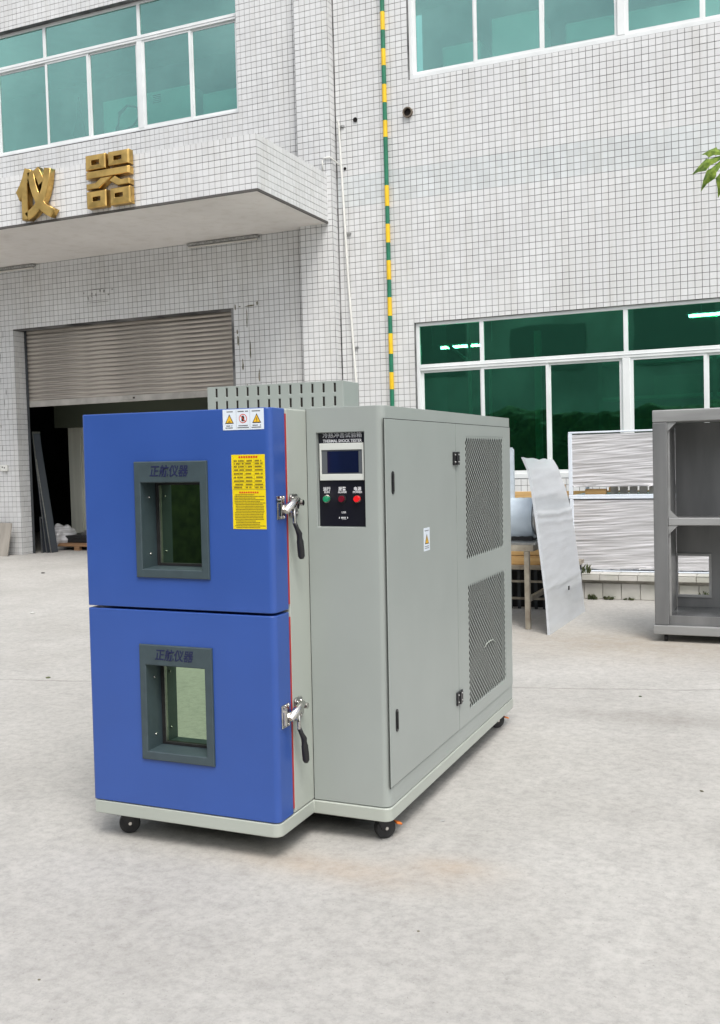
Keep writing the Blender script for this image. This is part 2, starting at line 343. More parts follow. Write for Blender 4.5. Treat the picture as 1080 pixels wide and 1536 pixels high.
HR = [(-5.2, 4.8, 1.20, 3.51), (-5.2, 4.8, 7.02, 9.25)]
HL = [(-12.72, -8.28, -1, 3.98), (-14.9, -8.03, 7.0, 9.12)]
bm = BM()
wall_boxes(bm, -6.42, 7.0, 0, 10.5, Yr, Yr + 0.24, HR)
wall_boxes(bm, -18.5, -6.93, 0, 10.5, Yw, Yw + 0.29, HL)
box(bm, -6.95, -6.40, Yp, 14.24, 0, 10.5)
bpart('wall', bm, 'grout')

# mosaic tiles: proud pieces with chamfered edges
def tile_verts(a0, a1, b0, b1, d, g=0.0027, ch=0.0016):
    a0 += g; a1 -= g; b0 += g; b1 -= g
    return [(a0, b0, 0), (a1, b0, 0), (a1, b1, 0), (a0, b1, 0), (a0 + ch, b0 + ch, d), (a1 - ch, b0 + ch, d), (a1 - ch, b1 - ch, d), (a0 + ch, b1 - ch, d)]
TF = [(4, 5, 6, 7), (0, 1, 5, 4), (1, 2, 6, 5), (2, 3, 7, 6), (3, 0, 4, 7)]
class Tiles:
    def __init__(s): s.v = []; s.f = []
    def add(s, org, ua, va, na, a0, a1, b0, b1):
        d = 0.0045 + random.uniform(-0.0007, 0.0010); n = len(s.v); ta, tb = random.gauss(0, 0.0003), random.gauss(0, 0.0003)
        for i, (a, b, c) in enumerate(tile_verts(a0, a1, b0, b1, d)):
            if i > 3: c += ta * (1 if i in (5, 6) else -1) + tb * (1 if i in (6, 7) else -1)
            s.v.append(tuple(org[k] + ua[k] * a + va[k] * b + na[k] * c for k in range(3)))
        s.f += [tuple(n + i for i in q) for q in TF]
    def build(s, name, mats, parent, off=True):
        me = bpy.data.meshes.new(name); me.from_pydata([tuple(Vector(q) - (OFF if off else Vector())) for q in s.v], [], s.f); me.update()
        return link(name, me, mats, parent)
def clampcell(a0, a1, b0, b1, holes):
    for h in holes:
        ca, cb = (a0 + a1) / 2, (b0 + b1) / 2
        if h[0] <= ca <= h[1] and h[2] <= cb <= h[3]: return None
        if b1 > h[2] and b0 < h[3]:
            if ca < h[0] < a1: a1 = h[0]
            if a0 < h[1] < ca: a0 = h[1]
        if a1 > h[0] and a0 < h[1]:
            if cb < h[2] < b1: b1 = h[2]
            if b0 < h[3] < cb: b0 = h[3]
    if a1 - a0 < 0.02 or b1 - b0 < 0.02: return None
    return a0, a1, b0, b1
white, band = Tiles(), Tiles()
camp = Vector((0, 0, 1.5344))
def inframe(p):
    d = Vector(p) - camp; z = d.dot(F_); x = 539.5 + 1512.6 * d.dot(R_) / z; y = 757.9 - 1512.6 * d.dot(U_) / z
    return 5 < x < 1075 and 5 < y < 1531
cells = []
def region(org, ua, va, na, A, B, holes=(), phase=(0, 0), collect=False, hid=()):
    """A,B: extents along ua, va measured from org"""
    i = math.floor((A[0] - phase[0]) / T)
    while True:
        a0 = max(A[0], phase[0] + i * T); a1 = min(A[1], phase[0] + (i + 1) * T); i += 1
        if a0 >= A[1] - 0.004: break
        if a1 - a0 < 0.02: continue
        j = math.floor((B[0] - phase[1]) / T)
        while True:
            b0 = max(B[0], phase[1] + j * T); b1 = min(B[1], phase[1] + (j + 1) * T); j += 1
            if b0 >= B[1] - 0.004: break
            if b1 - b0 < 0.02: continue
            if any(h[0] < (a0 + a1) / 2 < h[1] and h[2] < (b0 + b1) / 2 < h[3] for h in hid): continue
            c = clampcell(a0, a1, b0, b1, holes)
            if c is None: continue
            if collect: cells.append(c)
            else: white.add(org, ua, va, na, *c)
X_, Y_, Z_ = (1, 0, 0), (0, 1, 0), (0, 0, 1)
region((0, Yr, 0), X_, Z_, (0, -1, 0), (-6.38, 3.6), (0.0, 9.6), HR, (-6.40, 0.005), collect=True)
# split: bluish band, 300 nearest full tiles as single pieces, the rest joined
BZ0, BZ1 = 0.005 + 58 * T, 0.005 + 63 * T - 0.001
near = []
for c in cells:
    if BZ0 <= (c[2] + c[3]) / 2 <= BZ1: band.add((0, Yr, 0), X_, Z_, (0, -1, 0), *c)
    elif c[1] - c[0] > T * 0.98 and c[3] - c[2] > T * 0.98 and c[2] > 3.6 and inframe((c[0], Yr, c[2])) and inframe((c[1], Yr, c[3])): near.append(c)
    else: white.add((0, Yr, 0), X_, Z_, (0, -1, 0), *c)
near.sort(key=lambda c: (Vector(((c[0] + c[1]) / 2, Yr, (c[2] + c[3]) / 2)) - camp).length)
tmesh = []
for k in range(6):
    me = bpy.data.meshes.new('tile'); d = 0.0045 + random.uniform(-0.0007, 0.001); ta, tb = random.gauss(0, 0.0003), random.gauss(0, 0.0003)
    me.from_pydata([(a, -(c + (ta * (1 if i in (5, 6) else -1) + tb * (1 if i in (6, 7) else -1) if i > 3 else 0)), b) for i, (a, b, c) in enumerate(tile_verts(0, T, 0, T, d))], [], TF); me.materials.append(M['tile']); me.update()
    tmesh.append(me)
for c in near[:300]:
    o = bpy.data.objects.new('tile', random.choice(tmesh)); C.objects.link(o); o.parent = bld; o.location = Vector((c[0], Yr, c[2])) - OFF
for c in near[300:]: white.add((0, Yr, 0), X_, Z_, (0, -1, 0), *c)
# left wall, pilaster, door reveal, window reveals
region((0, Yw, 0), X_, Z_, (0, -1, 0), (-18.0, -6.955), (0.0, 9.9), HL, (-6.955, 0.03), hid=[(-18, -6.9, 5.12, 5.78)])
region((0, Yp, 0), X_, Z_, (0, -1, 0), (-6.948, -6.402), (0.0, 9.9), (), (-6.948, 0.0))
region((-6.40, 0, 0), Y_, Z_, (1, 0, 0), (Yp + 0.003, Yr - 0.002), (0.0, 9.9), (), (Yp, 0.0))
region((-12.72, 0, 0), Y_, Z_, (1, 0, 0), (Yw + 0.003, Yw + 0.28), (0.0, 3.98), (), (Yw, 0.03))
white.build('tiling', 'tile', bld)['kind'] = 'stuff'
b_ = band.build('tiling', 'tile_band', bld); b_['kind'] = 'stuff'; b_['label'] = 'bluish grey band of tiles'
# canopy
bm = BM(); box(bm, -17.9, -6.475, Yc, Yw, 5.090, 5.805); canopy = bpart('canopy', bm, 'grout')
bm = BM(); box(bm, -17.88, -6.50, Yc + 0.03, Yw - 0.004, 5.072, 5.0895); bpart('soffit', bm, 'plaster', None)
bm = BM(); box(bm, -17.9, -6.47, Yc - 0.006, Yc + 0.022, 5.066, 5.094); box(bm, -6.496, -6.468, Yc + 0.024, Yp, 5.066, 5.094); bpart('drip_edge', bm, 'drip')
white = Tiles()
region((0, Yc, 5.095), X_, Z_, (0, -1, 0), (-17.9, -6.475), (0, 0.712), (), (-6.475, -0.012))
region((-6.475, 0, 5.095), Y_, Z_, (1, 0, 0), (Yc, Yp), (0, 0.712), (), (Yc, -0.012))
t_ = white.build('tiling', 'tile', canopy); t_['kind'] = 'stuff'

# windows
def window(X0, X1, Z0, Z1, zt, up, low, thick, gl, yf):
    fr = BM(); y0, y1 = yf, yf + 0.07
    box(fr, X0, X1, y0, y1, Z0, Z0 + 0.075); box(fr, X0, X1, y0, y1, Z1 - 0.05, Z1)
    box(fr, X0, X0 + 0.055, y0, y1, Z0 + 0.075, Z1 - 0.05); box(fr, X1 - 0.055, X1, y0, y1, Z0 + 0.075, Z1 - 0.05)
    box(fr, X0 + 0.055, X1 - 0.055, y0 - 0.004, y1, zt - 0.045, zt + 0.045)
    box(fr, X0 + 0.055, X1 - 0.055, y0 - 0.012, y0 - 0.004, zt - 0.008, zt + 0.008)
    for x in up: box(fr, x - 0.03, x + 0.03, y0, y1, zt + 0.045, Z1 - 0.05)
    for x in thick: box(fr, x - 0.05, x + 0.05, y0 - 0.003, y1, Z0 + 0.075, zt - 0.045)
    w = bpart('window', fr, 'alu', None, bevel=0.004, seg=1)
    yo = 0.0
    def panes(xs, z0, z1, sash):
        for k, (a, b) in enumerate(zip(xs, xs[1:])):
            e = 0.012
            a += 0.05 if (sash and a in thick) else (-e if sash and k > 0 else 0.03); b -= 0.05 if (sash and b in thick) else (-e if sash and k < len(xs) - 2 else 0.03)
            yy = yf + (0.012 if (k % 2 or not sash) else 0.036)
            if sash:
                s = BM(); w_ = 0.045
                box(s, a, a + w_, yy, yy + 0.022, z0, z1); box(s, b - w_, b, yy, yy + 0.022, z0, z1)
                box(s, a + w_, b - w_, yy, yy + 0.022, z0, z0 + 0.04); box(s, a + w_, b - w_, yy, yy + 0.022, z1 - 0.032, z1)
                bmesh.ops.translate(s, verts=s.verts, vec=-OFF); obj('sash', s, 'alu', w)
                a += w_; b -= w_; za, zb = z0 + 0.04, z1 - 0.032
            else: za, zb = z0, z1
            g = BM(); tilt = random.gauss(0, 0.006)
            box(g, a - .003, b + .003, yy + 0.009, yy + 0.014, za - .003, zb + .003)
            for v in g.verts: v.co.y += (v.co.z - zb) * tilt
            bmesh.ops.translate(g, verts=g.verts, vec=-OFF); obj('pane', g, gl, w)
    panes([X0 + 0.025] + list(up) + [X1 - 0.025], zt + 0.045, Z1 - 0.05, False)
    panes([X0 + 0.025] + sorted(list(low) + list(thick)) + [X1 - 0.025], Z0 + 0.075, zt - 0.045, True)
    return w
RU = (-4.20, -2.18, -0.16, 1.84, 3.84); RL = (-4.21, -3.25, -1.15, 0.88, 2.85); RT = (-2.18, -0.16, 1.84, 3.84)
window(-5.2, 4.8, 1.20, 3.51, 2.855, RU, RL, RT, 'glass_low', Yr + 0.035)
window(-5.2, 4.8, 7.02, 9.25, 8.53, RU, RL, RT, 'glass_up', Yr + 0.035)
window(-14.9, -8.03, 7.0, 9.12, 8.525, (-13.9, -11.87, -9.92), (-12.95, -11.87, -10.97, -8.94), (-13.9, -9.92), 'glass_up', Yw + 0.10)
# soffit and cheeks inside the deep left window opening
# roller shutter
sh = empty('roller_shutter', (0, 0, 0)); sh.parent = bld
z = 2.73; k = 0
slm = []
for kk in range(3):
    bm = BM(); n = 6; pr = [(0.0 - 0.012 * math.sin(math.pi * i / n) ** 0.8, 0.066 * i / n) for i in range(n + 1)] + [(0.004, 0.070), (0.004, 0.0745)]
    rows = [[bm.verts.new((x, p[0], p[1])) for p in pr] for x in (-12.70, -8.30)]
    for i in range(len(pr) - 1): bm.faces.new((rows[0][i], rows[1][i], rows[1][i + 1], rows[0][i + 1]))
    me = bpy.data.meshes.new('slat'); bm.to_mesh(me); bm.free(); me.materials.append(M['slat']); me.polygons.foreach_set('use_smooth', [True] * len(me.polygons)); me.set_sharp_from_angle(angle=0.6); slm.append(me)
while z < 3.98:
    o = bpy.data.objects.new('slat', slm[k % 3]); C.objects.link(o); o.parent = sh
    o.location = Vector((0, Ys + random.uniform(-0.004, 0.004), z)) - OFF; z += 0.0745; k += 1
bm = BM(); box(bm, -12.70, -8.30, Ys - 0.02, Ys + 0.02, 2.625, 2.732); box(bm, -10.62, -10.42, Ys - 0.03, Ys - 0.02, 2.66, 2.70)
bmesh.ops.translate(bm, verts=bm.verts, vec=-OFF); obj('bottom_rail', bm, 'slat_rail', sh, bevel=0.004, seg=1)
bm = BM(); box(bm, -10.50, -10.38, Ys - 0.024, Ys - 0.02, 2.67, 2.70); bmesh.ops.translate(bm, verts=bm.verts, vec=-OFF); obj('nameplate', bm, 'ink_dark', sh)
for xa in (-12.72, -8.335):
    bm = BM(); box(bm, xa, xa + 0.055, Ys - 0.035, Ys - 0.026, 0, 3.98); bmesh.ops.translate(bm, verts=bm.verts, vec=-OFF); obj('guide_rail', bm, 'interior_dark', sh)
# interiors
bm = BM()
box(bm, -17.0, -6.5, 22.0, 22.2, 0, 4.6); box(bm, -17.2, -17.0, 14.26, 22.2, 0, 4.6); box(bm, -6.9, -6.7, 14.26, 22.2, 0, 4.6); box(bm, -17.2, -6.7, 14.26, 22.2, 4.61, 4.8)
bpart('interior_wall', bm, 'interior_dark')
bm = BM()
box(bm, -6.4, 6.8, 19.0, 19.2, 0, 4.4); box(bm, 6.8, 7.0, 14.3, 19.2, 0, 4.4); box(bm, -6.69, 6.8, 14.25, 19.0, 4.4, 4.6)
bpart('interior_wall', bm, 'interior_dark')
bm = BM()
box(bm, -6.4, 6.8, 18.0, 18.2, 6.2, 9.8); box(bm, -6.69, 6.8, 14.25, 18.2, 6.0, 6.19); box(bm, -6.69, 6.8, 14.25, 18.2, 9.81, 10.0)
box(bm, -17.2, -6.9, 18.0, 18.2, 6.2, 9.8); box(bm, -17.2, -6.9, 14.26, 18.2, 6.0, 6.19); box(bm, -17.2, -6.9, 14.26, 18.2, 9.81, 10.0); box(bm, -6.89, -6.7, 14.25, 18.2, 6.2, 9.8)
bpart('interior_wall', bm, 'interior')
bm = BM()
x = -13.22; k = 0
while x < -8.6:
    box(bm, x, x + 0.29, 15.9 + (0.03 if k % 2 else 0), 16.02, 0.0, 3.3); x += 0.30; k += 1
bpart('partition', bm, 'interior_pale')
bm = BM(); box(bm, -13.25, -8.4, 15.55, 15.88, 2.30, 3.5); bpart('shade_box', bm, 'shade_olive')  # dark box standing in for the shade along the partition top

# things seen behind the upper glass
def simple(name, bm, mats, label, cat, **k):
    g = k.pop('group', None); o = obj(name, bm, mats, **k); return tag(o, label, cat, g)
def leg_stand(x0, x1, y0, y1, z): 
    bm = BM()
    for a in (x0, x1 - 0.05):
        for b in (y0, y1 - 0.05): box(bm, a, a + 0.05, b, b + 0.05, 6.19, z)
    return bm
def upper_box(x0, x1, y0, y1, z0, z1, label, vents=()):
    r = empty('equipment_cabinet', ((x0 + x1) / 2, (y0 + y1) / 2, 6.19), label=label, cat='cabinet', group='pale cabinets behind the upper windows')
    o = Vector(r.location)
    b = BM(); box(b, x0, x1, y0, y1, 6.191, z1); bmesh.ops.translate(b, verts=b.verts, vec=-o); obj('housing', b, 'machine_white', r, bevel=0.02)
    for (vx, vz) in vents:
        for i in range(5):
            b = BM(); box(b, vx, vx + 0.16, y0 - 0.004, y0 - 0.0005, vz + i * 0.03, vz + i * 0.03 + 0.014); bmesh.ops.translate(b, verts=b.verts, vec=-o); obj('vent_slot', b, 'interior_dark', r)
    return r
upper_box(-11.1, -9.3, 14.6, 15.5, 6.2, 7.86, 'pale cabinet with vent slots behind the left upper window', [(-10.35, 7.66), (-10.05, 7.66)])
upper_box(-9.2, -7.2, 14.8, 15.6, 6.2, 7.74, 'plain pale cabinet behind the right end of the left upper window')
upper_box(-4.95, -4.35, 14.8, 15.5, 6.2, 7.72, 'narrow pale cabinet behind the first pane of the right upper window')
upper_box(-4.15, -3.45, 14.7, 15.5, 6.2, 7.95, 'tall pale cabinet behind the second pane of the right upper window')
upper_box(-3.1, -1.0, 14.9, 15.6, 6.2, 7.75, 'wide pale cabinet behind the third pane of the right upper window')
upper_box(-0.9, 0.6, 14.7, 15.5, 6.2, 7.55, 'low pale cabinet behind the last visible pane of the right upper window')
bm = BM(); tube(bm, [(-10.72, 14.5, 6.25), (-10.72, 14.48, 7.3), (-10.66, 14.48, 7.55), (-10.5, 14.48, 7.66), (-10.3, 14.48, 7.6), (-10.27, 14.48, 7.42), (-10.4, 14.48, 7.3), (-10.68, 14.48, 7.24)], [0.04, 0.035, 0.03, 0.02, 0.016, 0.016, 0.016, 0.016], 8)
simple('hanging_hose', bm, 'interior_dark', 'looped grey hose behind the third lower pane of the left upper window', 'hose', smooth=True)
bm = BM()
for s_ in (0, 1):
    pass
fl = [(-11.28, 7.80), (-11.33, 7.45), (-11.42, 7.22), (-11.36, 7.15), (-11.32, 6.98), (-11.12, 6.98), (-11.17, 7.3), (-11.24, 7.6)]
a = [bm.verts.new((x, 14.16, z)) for x, z in fl]; b = [bm.verts.new((x, 14.19, z)) for x, z in fl]
bm.faces.new(a); bm.faces.new(b[::-1])
for i in range(len(fl)): bm.faces.new((a[i], a[(i + 1) % len(fl)], b[(i + 1) % len(fl)], b[i]))
tube(bm, [(-11.27, 14.175, 7.84), (-11.17, 14.175, 6.25)], 0.012, 6)
simple('furled_flag', bm, 'flag', 'dark furled flag standing behind the second lower pane of the left upper window', 'flag')
bm = BM(); box(bm, -12.7, -12.2, 14.4, 14.9, 6.95, 6.99); tube(bm, [(-12.45, 14.6, 6.19), (-12.45, 14.6, 6.95)], 0.04, 8); box(bm, -12.6, -12.2, 14.42, 14.9, 6.99, 7.02)
for v in bm.verts:
    if v.co.z > 6.9: v.co.z += (v.co.x + 12.7) * -0.15 + 0.16
simple('desk_shelf', bm, 'pole_green', 'dark green tilted stand behind the leftmost lower pane of the left upper window', 'stand')

# lit tubes behind the lower glass
def lit(x0, x1, y, z, label):
    r = empty('tube_lamp', ((x0 + x1) / 2, y, z), label=label, cat='lamp', group='lit tubes behind the ground floor window')
    b = BM(); tube(b, [(x0 - r.location.x, 0, 0), (x1 - r.location.x, 0, 0)], 0.018, 8); obj('tube', b, 'tube_lit', r, smooth=True)
    b = BM(); box(b, x0 - r.location.x - 0.03, x1 - r.location.x + 0.03, -0.03, 0.03, 0.025, 0.06)
    for s_ in (-.5, .5): tube(b, [(s_, 0, 0.05), (s_, 0, 4.39 - z)], 0.006, 5)
    obj('lamp_housing', b, 'alu', r)
lit(-5.35, -4.65, 15.6, 3.30, 'short lit fluorescent tube behind the top left pane of the lower window')
lit(-1.55, -0.2, 16.0, 3.55, 'long lit fluorescent tube behind the top right pane of the lower window')
# dim shelving and pipes inside the ground floor room
r = empty('storage_rack', (-1.2, 16.4, 0), label='dim steel rack behind the lower window beyond the grey steel cabinet', cat='rack')
for dx in (-1.7, 0, 1.7):
    b = BM(); box(b, dx - 0.03, dx + 0.03, -0.3, 0.3, 0, 3.0); obj('upright', b, 'interior', r)
for zz in (0.9, 1.6, 2.35, 2.9):
    b = BM(); box(b, -1.7, 1.7, -0.29, 0.29, zz, zz + 0.05); obj('shelf', b, 'machine_white', r)
for dx, zz, w, h, lb in ((-1.3, 1.65, 0.5, 0.4, 'left box on the middle shelf'), (-0.5, 1.65, 0.3, 0.3, 'small box on the middle shelf, second from left'), (0.6, 1.65, 0.6, 0.45, 'right box on the middle shelf'), (-0.9, 2.4, 0.7, 0.3, 'flat left box on the high shelf'), (0.9, 2.4, 0.5, 0.35, 'right box on the high shelf')):
    tag(simple('stored_box', (lambda b: (box(b, -1.2 + dx, -1.2 + dx + w, 16.2, 16.6, zz + .002, zz + h), b)[1])(BM()), 'interior', lb + ' behind the lower window', 'box', group='boxes on the dim rack'))
bm = BM(); box(bm, -3.50, -3.41, 14.27, 14.36, 0, 3.3)
simple('green_post', bm, 'machine_white', 'pale upright post behind the middle pane of the lower window', 'post')
bm = BM(); tube(bm, [(-5.1, 15.2, 3.3), (-4.75, 15.2, 3.0), (-4.75, 15.2, 0)], 0.03, 8); tube(bm, [(-4.75, 15.2, 2.99), (-4.75, 15.2, 4.39)], 0.03, 8); tube(bm, [(-4.45, 15.3, 3.0), (-4.45, 15.3, 0)], 0.025, 8)
simple('inside_pipes', bm, 'machine_white', 'branching pipe behind the top left pane of the lower window', 'pipe')

# ================================================================= THINGS ON THE FACADE
def gold(s, x, zc, sx, h, label):
    r = empty('sign_character', (x, Yc - 0.02, zc), label=label, cat='sign character', group='gold characters on the canopy')
    o = text(s, h, 'gold', r, (0, -0.06, 0), (1, 0, 0), (0, 0, 1), name='character', ext=0.045, off=0.034 * h / 0.8, sx=sx, bev=0.012)
    me = o.data; xs = [v.co.x for v in me.vertices]; zs = [v.co.z for v in me.vertices]
    return o, (min(xs), max(xs), min(zs), max(zs))
for s_, x0, x1, z0, z1, lb in (('仪', -10.38, -9.68, 5.09, 5.84, 'gold character 仪 standing on the canopy front, left one'), ('器', -9.14, -8.39, 5.13, 5.86, 'gold character 器 standing on the canopy front, right one')):
    if s_ == '器':
        r = empty('sign_character', ((x0 + x1) / 2, Yc - 0.02, (z0 + z1) / 2), label=lb, cat='sign character', group='gold characters on the canopy')
        def blk(poly, hole=None):
            b = BM(); n = len(poly); q = lambda p, y: b.verts.new(((p[0] - .5) * 0.74, y, (p[1] - .5) * 0.73))
            cx = sum(p[0] for p in poly) / n; cz = sum(p[1] for p in poly) / n
            sh_ = lambda p, f: (p[0] + (cx - p[0]) * f, p[1] + (cz - p[1]) * f)
            lo = [[q(p, 0.0) for p in poly], [q(p, -0.085) for p in poly], [q(sh_(p, .09), -0.105) for p in poly]]
            if hole:
                hp = [(hole[0], hole[2]), (hole[1], hole[2]), (hole[1], hole[3]), (hole[0], hole[3])]
                lo += [[q(p, -0.110) for p in hp], [q(p, 0.0) for p in hp]]
            for A, B in zip(lo, lo[1:]):
                for k in range(len(A)): b.faces.new((A[k], A[(k + 1) % n], B[(k + 1) % n], B[k]))
            if not hole: b.faces.new(lo[-1])
            obj('stroke', b, 'gold', r, bevel=0.006)
        sq = lambda a, c, d, e: [(a, d), (c, d), (c, e), (a, e)]
        blk(sq(0, .47, .71, 1.0), (.15, .33, .80, .89)); blk(sq(.52, 1.0, .73, 1.0), (.66, .84, .82, .90))
        blk(sq(0, .46, 0, .32), (.15, .33, .12, .20)); blk(sq(.54, 1.0, 0, .32), (.66, .84, .13, .21))
        blk([(0, .55), (1, .55), (1, .69), (0, .69)])
        blk([(0, .35), (.30, .35), (.62, .545), (.36, .545), (.22, .46), (0, .46)]); blk([(.72, .35), (1, .35), (1, .46), (.80, .46), (.66, .545), (.52, .47)])
        b = BM()
        for dx in (-0.2, 0.2):
            for dz in (-0.25, 0.25): tube(b, [(dx, 0.016, dz), (dx, 0.0, dz)], 0.012, 6)
        obj('fixing_pin', b, 'steel_dull', r); continue
    o, bb = gold(s_, (x0 + x1) / 2, (z0 + z1) / 2, 1.0, 0.8, lb)
    kx, kz = (x1 - x0) / (bb[1] - bb[0]), (z1 - z0) / (bb[3] - bb[2]); cx, cz = (bb[0] + bb[1]) / 2, (bb[2] + bb[3]) / 2
    for v in o.data.vertices: v.co.x = (v.co.x - cx) * kx; v.co.z = (v.co.z - cz) * kz
    b = BM()
    for dx in (-0.2, 0.2):
        for dz in (-0.25, 0.25): tube(b, [(dx, 0.016, dz), (dx, -0.03, dz)], 0.012, 6)
    obj('fixing_pin', b, 'steel_dull', o.parent)

def off_tube(x0, x1, z, label):
    r = empty('tube_light', ((x0 + x1) / 2, Yw - 0.06, z), label=label, cat='lamp', group='unlit tubes under the canopy')
    w = (x1 - x0) / 2
    b = BM(); box(b, -w, w, -0.02, 0.055, 0.025, 0.062); obj('lamp_housing', b, 'stain_grey', r, bevel=0.004, seg=1)
    b = BM(); tube(b, [(-w + .02, 0.01, 0.0), (w - .02, 0.01, 0.0)], 0.017, 8); obj('tube', b, 'tube_off', r, smooth=True)
off_tube(-9.02, -7.72, 5.0, 'unlit tube light under the canopy beside the pilaster')
off_tube(-13.5, -12.15, 5.0, 'unlit tube light under the canopy at the left edge')

# white drain pipe
bm = BM()
tube(bm, [(-6.31, 13.90, 6.58), (-6.305, 13.93, 6.52), (-6.285, 13.94, 5.85), (-6.23, 13.95, 4.3), (-6.15, 13.955, 2.8), (-6.10, 13.955, 1.6), (-6.08, 13.955, 0.0)], 0.017, 10)
r = empty('drain_pipe', (0, 0, 0), label='thin white pipe running down the corner beside the pilaster', cat='pipe'); obj('pipe', bm, 'pvc', r, smooth=True)
bm = BM(); tube(bm, [(-6.53, 13.80, 5.84), (-6.53, 13.795, 6.00), (-6.50, 13.795, 6.03), (-6.40, 13.79, 6.03), (-6.37, 13.86, 6.0), (-6.30, 13.94, 5.93)], 0.012, 8); obj('branch_pipe', bm, 'pvc', r, smooth=True)
for z in (6.50, 4.9, 3.2):
    bm = BM(); box(bm, -6.34 + (6.5 - z) * 0.04, -6.24 + (6.5 - z) * 0.04, 13.97, 13.996, z, z + 0.03); obj('bracket', bm, 'steel_dull', r)
# striped pole
pb = [(8.04, 7.78), (7.51, 7.27), (7.00, 6.74), (6.48, 6.24), (5.54, 5.24), (4.98, 4.71), (4.45, 4.17), (3.91, 3.64), (3.38, 3.08), (2.81, 2.56), (2.3, 2.05), (1.75, 1.5), (1.2, 0.95), (0.65, 0.4)]
r = empty('striped_pole', (-5.57, 13.955, 0), label='green and yellow striped pole running up the tiled wall', cat='pole')
bm = BM(); tube(bm, [(0, 0, 0), (0, 0, 10.0)], 0.032, 12); obj('pole', bm, 'pole_green', r, smooth=True, angle=40)
for a, b in pb + [(8.6, 8.33)]:
    bm = BM(); tube(bm, [(0, 0, b), (0, 0, a)], 0.0335, 12); obj('yellow_band', bm, 'pole_yellow', r, smooth=True, angle=40)
# pipe stubs in the wall
def stub(x, z, rr, L_, label, mt):
    r = empty('pipe_stub', (x, Yr, z), label=label, cat='pipe stub')
    bm = BM(); n = 12
    o_ = []
    for (ra, y) in ((rr, 0), (rr, -L_), (rr * .78, -L_), (rr * .78, -0.004)):
        o_.append([bm.verts.new((ra * math.cos(2 * math.pi * k / n), y, ra * math.sin(2 * math.pi * k / n))) for k in range(n)])
    for A, B in zip(o_, o_[1:]):
        for k in range(n): bm.faces.new((A[k], A[(k + 1) % n], B[(k + 1) % n], B[k]))
    obj('pipe', bm, mt, r, smooth=True, angle=40)
    bm = BM(); bmesh.ops.create_circle(bm, cap_ends=True, segments=n, radius=rr * .79, matrix=Matrix.Rotation(math.pi / 2, 4, 'X') @ Matrix.Translation((0, 0, 0.008))); obj('bore', bm, 'hole', r)
stub(-5.22, 6.55, 0.075, 0.05, 'rusty round pipe stub below the corner of the right upper window', 'bark')
stub(-6.06, 6.58, 0.035, 0.02, 'small black pipe stub between the white pipe and striped pole', 'rubber')
stub(-6.25, 5.89, 0.022, 0.015, 'tiny black hole plug beside the white pipe', 'rubber')
# wall socket and paste residue
r = empty('wall_socket', (-13.03, Yw - 0.006, 1.55), label='small white socket box on the left pillar', cat='socket')
bm = BM(); box(bm, -0.075, 0.075, -0.05, 0.0, -0.055, 0.055); obj('socket_box', bm, 'pvc', r, bevel=0.012)
bm = BM(); box(bm, -0.03, -0.015, -0.053, -0.0505, 0.0, 0.03); box(bm, 0.015, 0.03, -0.053, -0.0505, -0.01, 0.02); obj('socket_slot', bm, 'hole', r)
def residue(name, marks, y, label, mt):
    bm = BM()
    for (x, z, w, h) in marks:
        n = 9
        p = []
        for i in range(n):
            a = 2 * math.pi * i / n; q = random.uniform(0.5, 1.1); p.append((x + w / 2 * math.cos(a) * q, z + h / 2 * math.sin(a) * q))
        f = [bm.verts.new((a_, y, b_)) for a_, b_ in p]; g = [bm.verts.new((a_, y + 0.003, b_)) for a_, b_ in p]
        bm.faces.new(f)
        for i in range(n): bm.faces.new((f[i], f[(i + 1) % n], g[(i + 1) % n], g[i]))
    tag(obj(name, bm, mt), label, 'residue')
mk = []
for i in range(9): mk.append((-8.0 + random.uniform(-.2, .25), 4.02 - i * 0.19 + random.uniform(-.05, .05), random.uniform(.015, .04), random.uniform(.08, .35)))
mk += [(-7.93, 3.99, 0.22, 0.035), (-7.8, 4.02, 0.03, 0.10), (-8.12, 3.99, 0.05, 0.02)]
residue('torn_couplet', mk, Yw - 0.009, 'torn remains of a pasted strip right of the shutter', 'stain')
residue('torn_banner', [(-11.15 + i * 0.085, 4.42 + random.uniform(-.08, .08), random.uniform(.02, .05), random.uniform(.02, .12)) for i in range(8)] + [(-10.85, 4.52, .5, .012), (-10.85, 4.30, .5, .012)], Yw - 0.009, 'torn remains of a pasted banner above the shutter', 'stain_grey')
residue('torn_couplet', [(-13.05 + random.uniform(-.15, .15), 3.9 - i * 0.2, random.uniform(.012, .03), random.uniform(.05, .25)) for i in range(13)] + [(-13.1, 3.97, .18, .03)], Yw - 0.009, 'torn remains of a pasted strip left of the shutter', 'stain_grey')

# ================================================================= INSIDE THE GATE
def sheet(x, y, w, h, tilt, mt, label, th=0.012):
    r = empty('leaning_sheet', (x, y, 0), (0, tilt, 0), label=label, cat='sheet', group='sheets leaning inside the gate')
    b = BM(); box(b, 0, th, 0, w, 0, h); obj('sheet_panel', b, mt, r)
    b = BM(); box(b, th, th + .006, -.004, w, h - .03, h + .003); box(b, th, th + .006, -.004, .016, 0, h - .03); obj('sheet_rim', b, 'steel_dull', r)
for i, (x, y, w, h, t_, lb) in enumerate(((-12.42, 14.33, 0.2, 2.1, -0.15, 'tall dark sheet leaning nearest the gate opening'), (-12.50, 14.31, 0.2, 2.2, -0.10, 'tall dark sheet leaning between two others inside the gate'), (-12.60, 14.31, 0.2, 0.65, -0.03, 'short dark sheet leaning hard against the gate pillar'))):
    sheet(x, y, w, h, t_, 'sheet_blue', lb)
bm = BM(); bmesh.ops.create_icosphere(bm, subdivisions=4, radius=1.0)
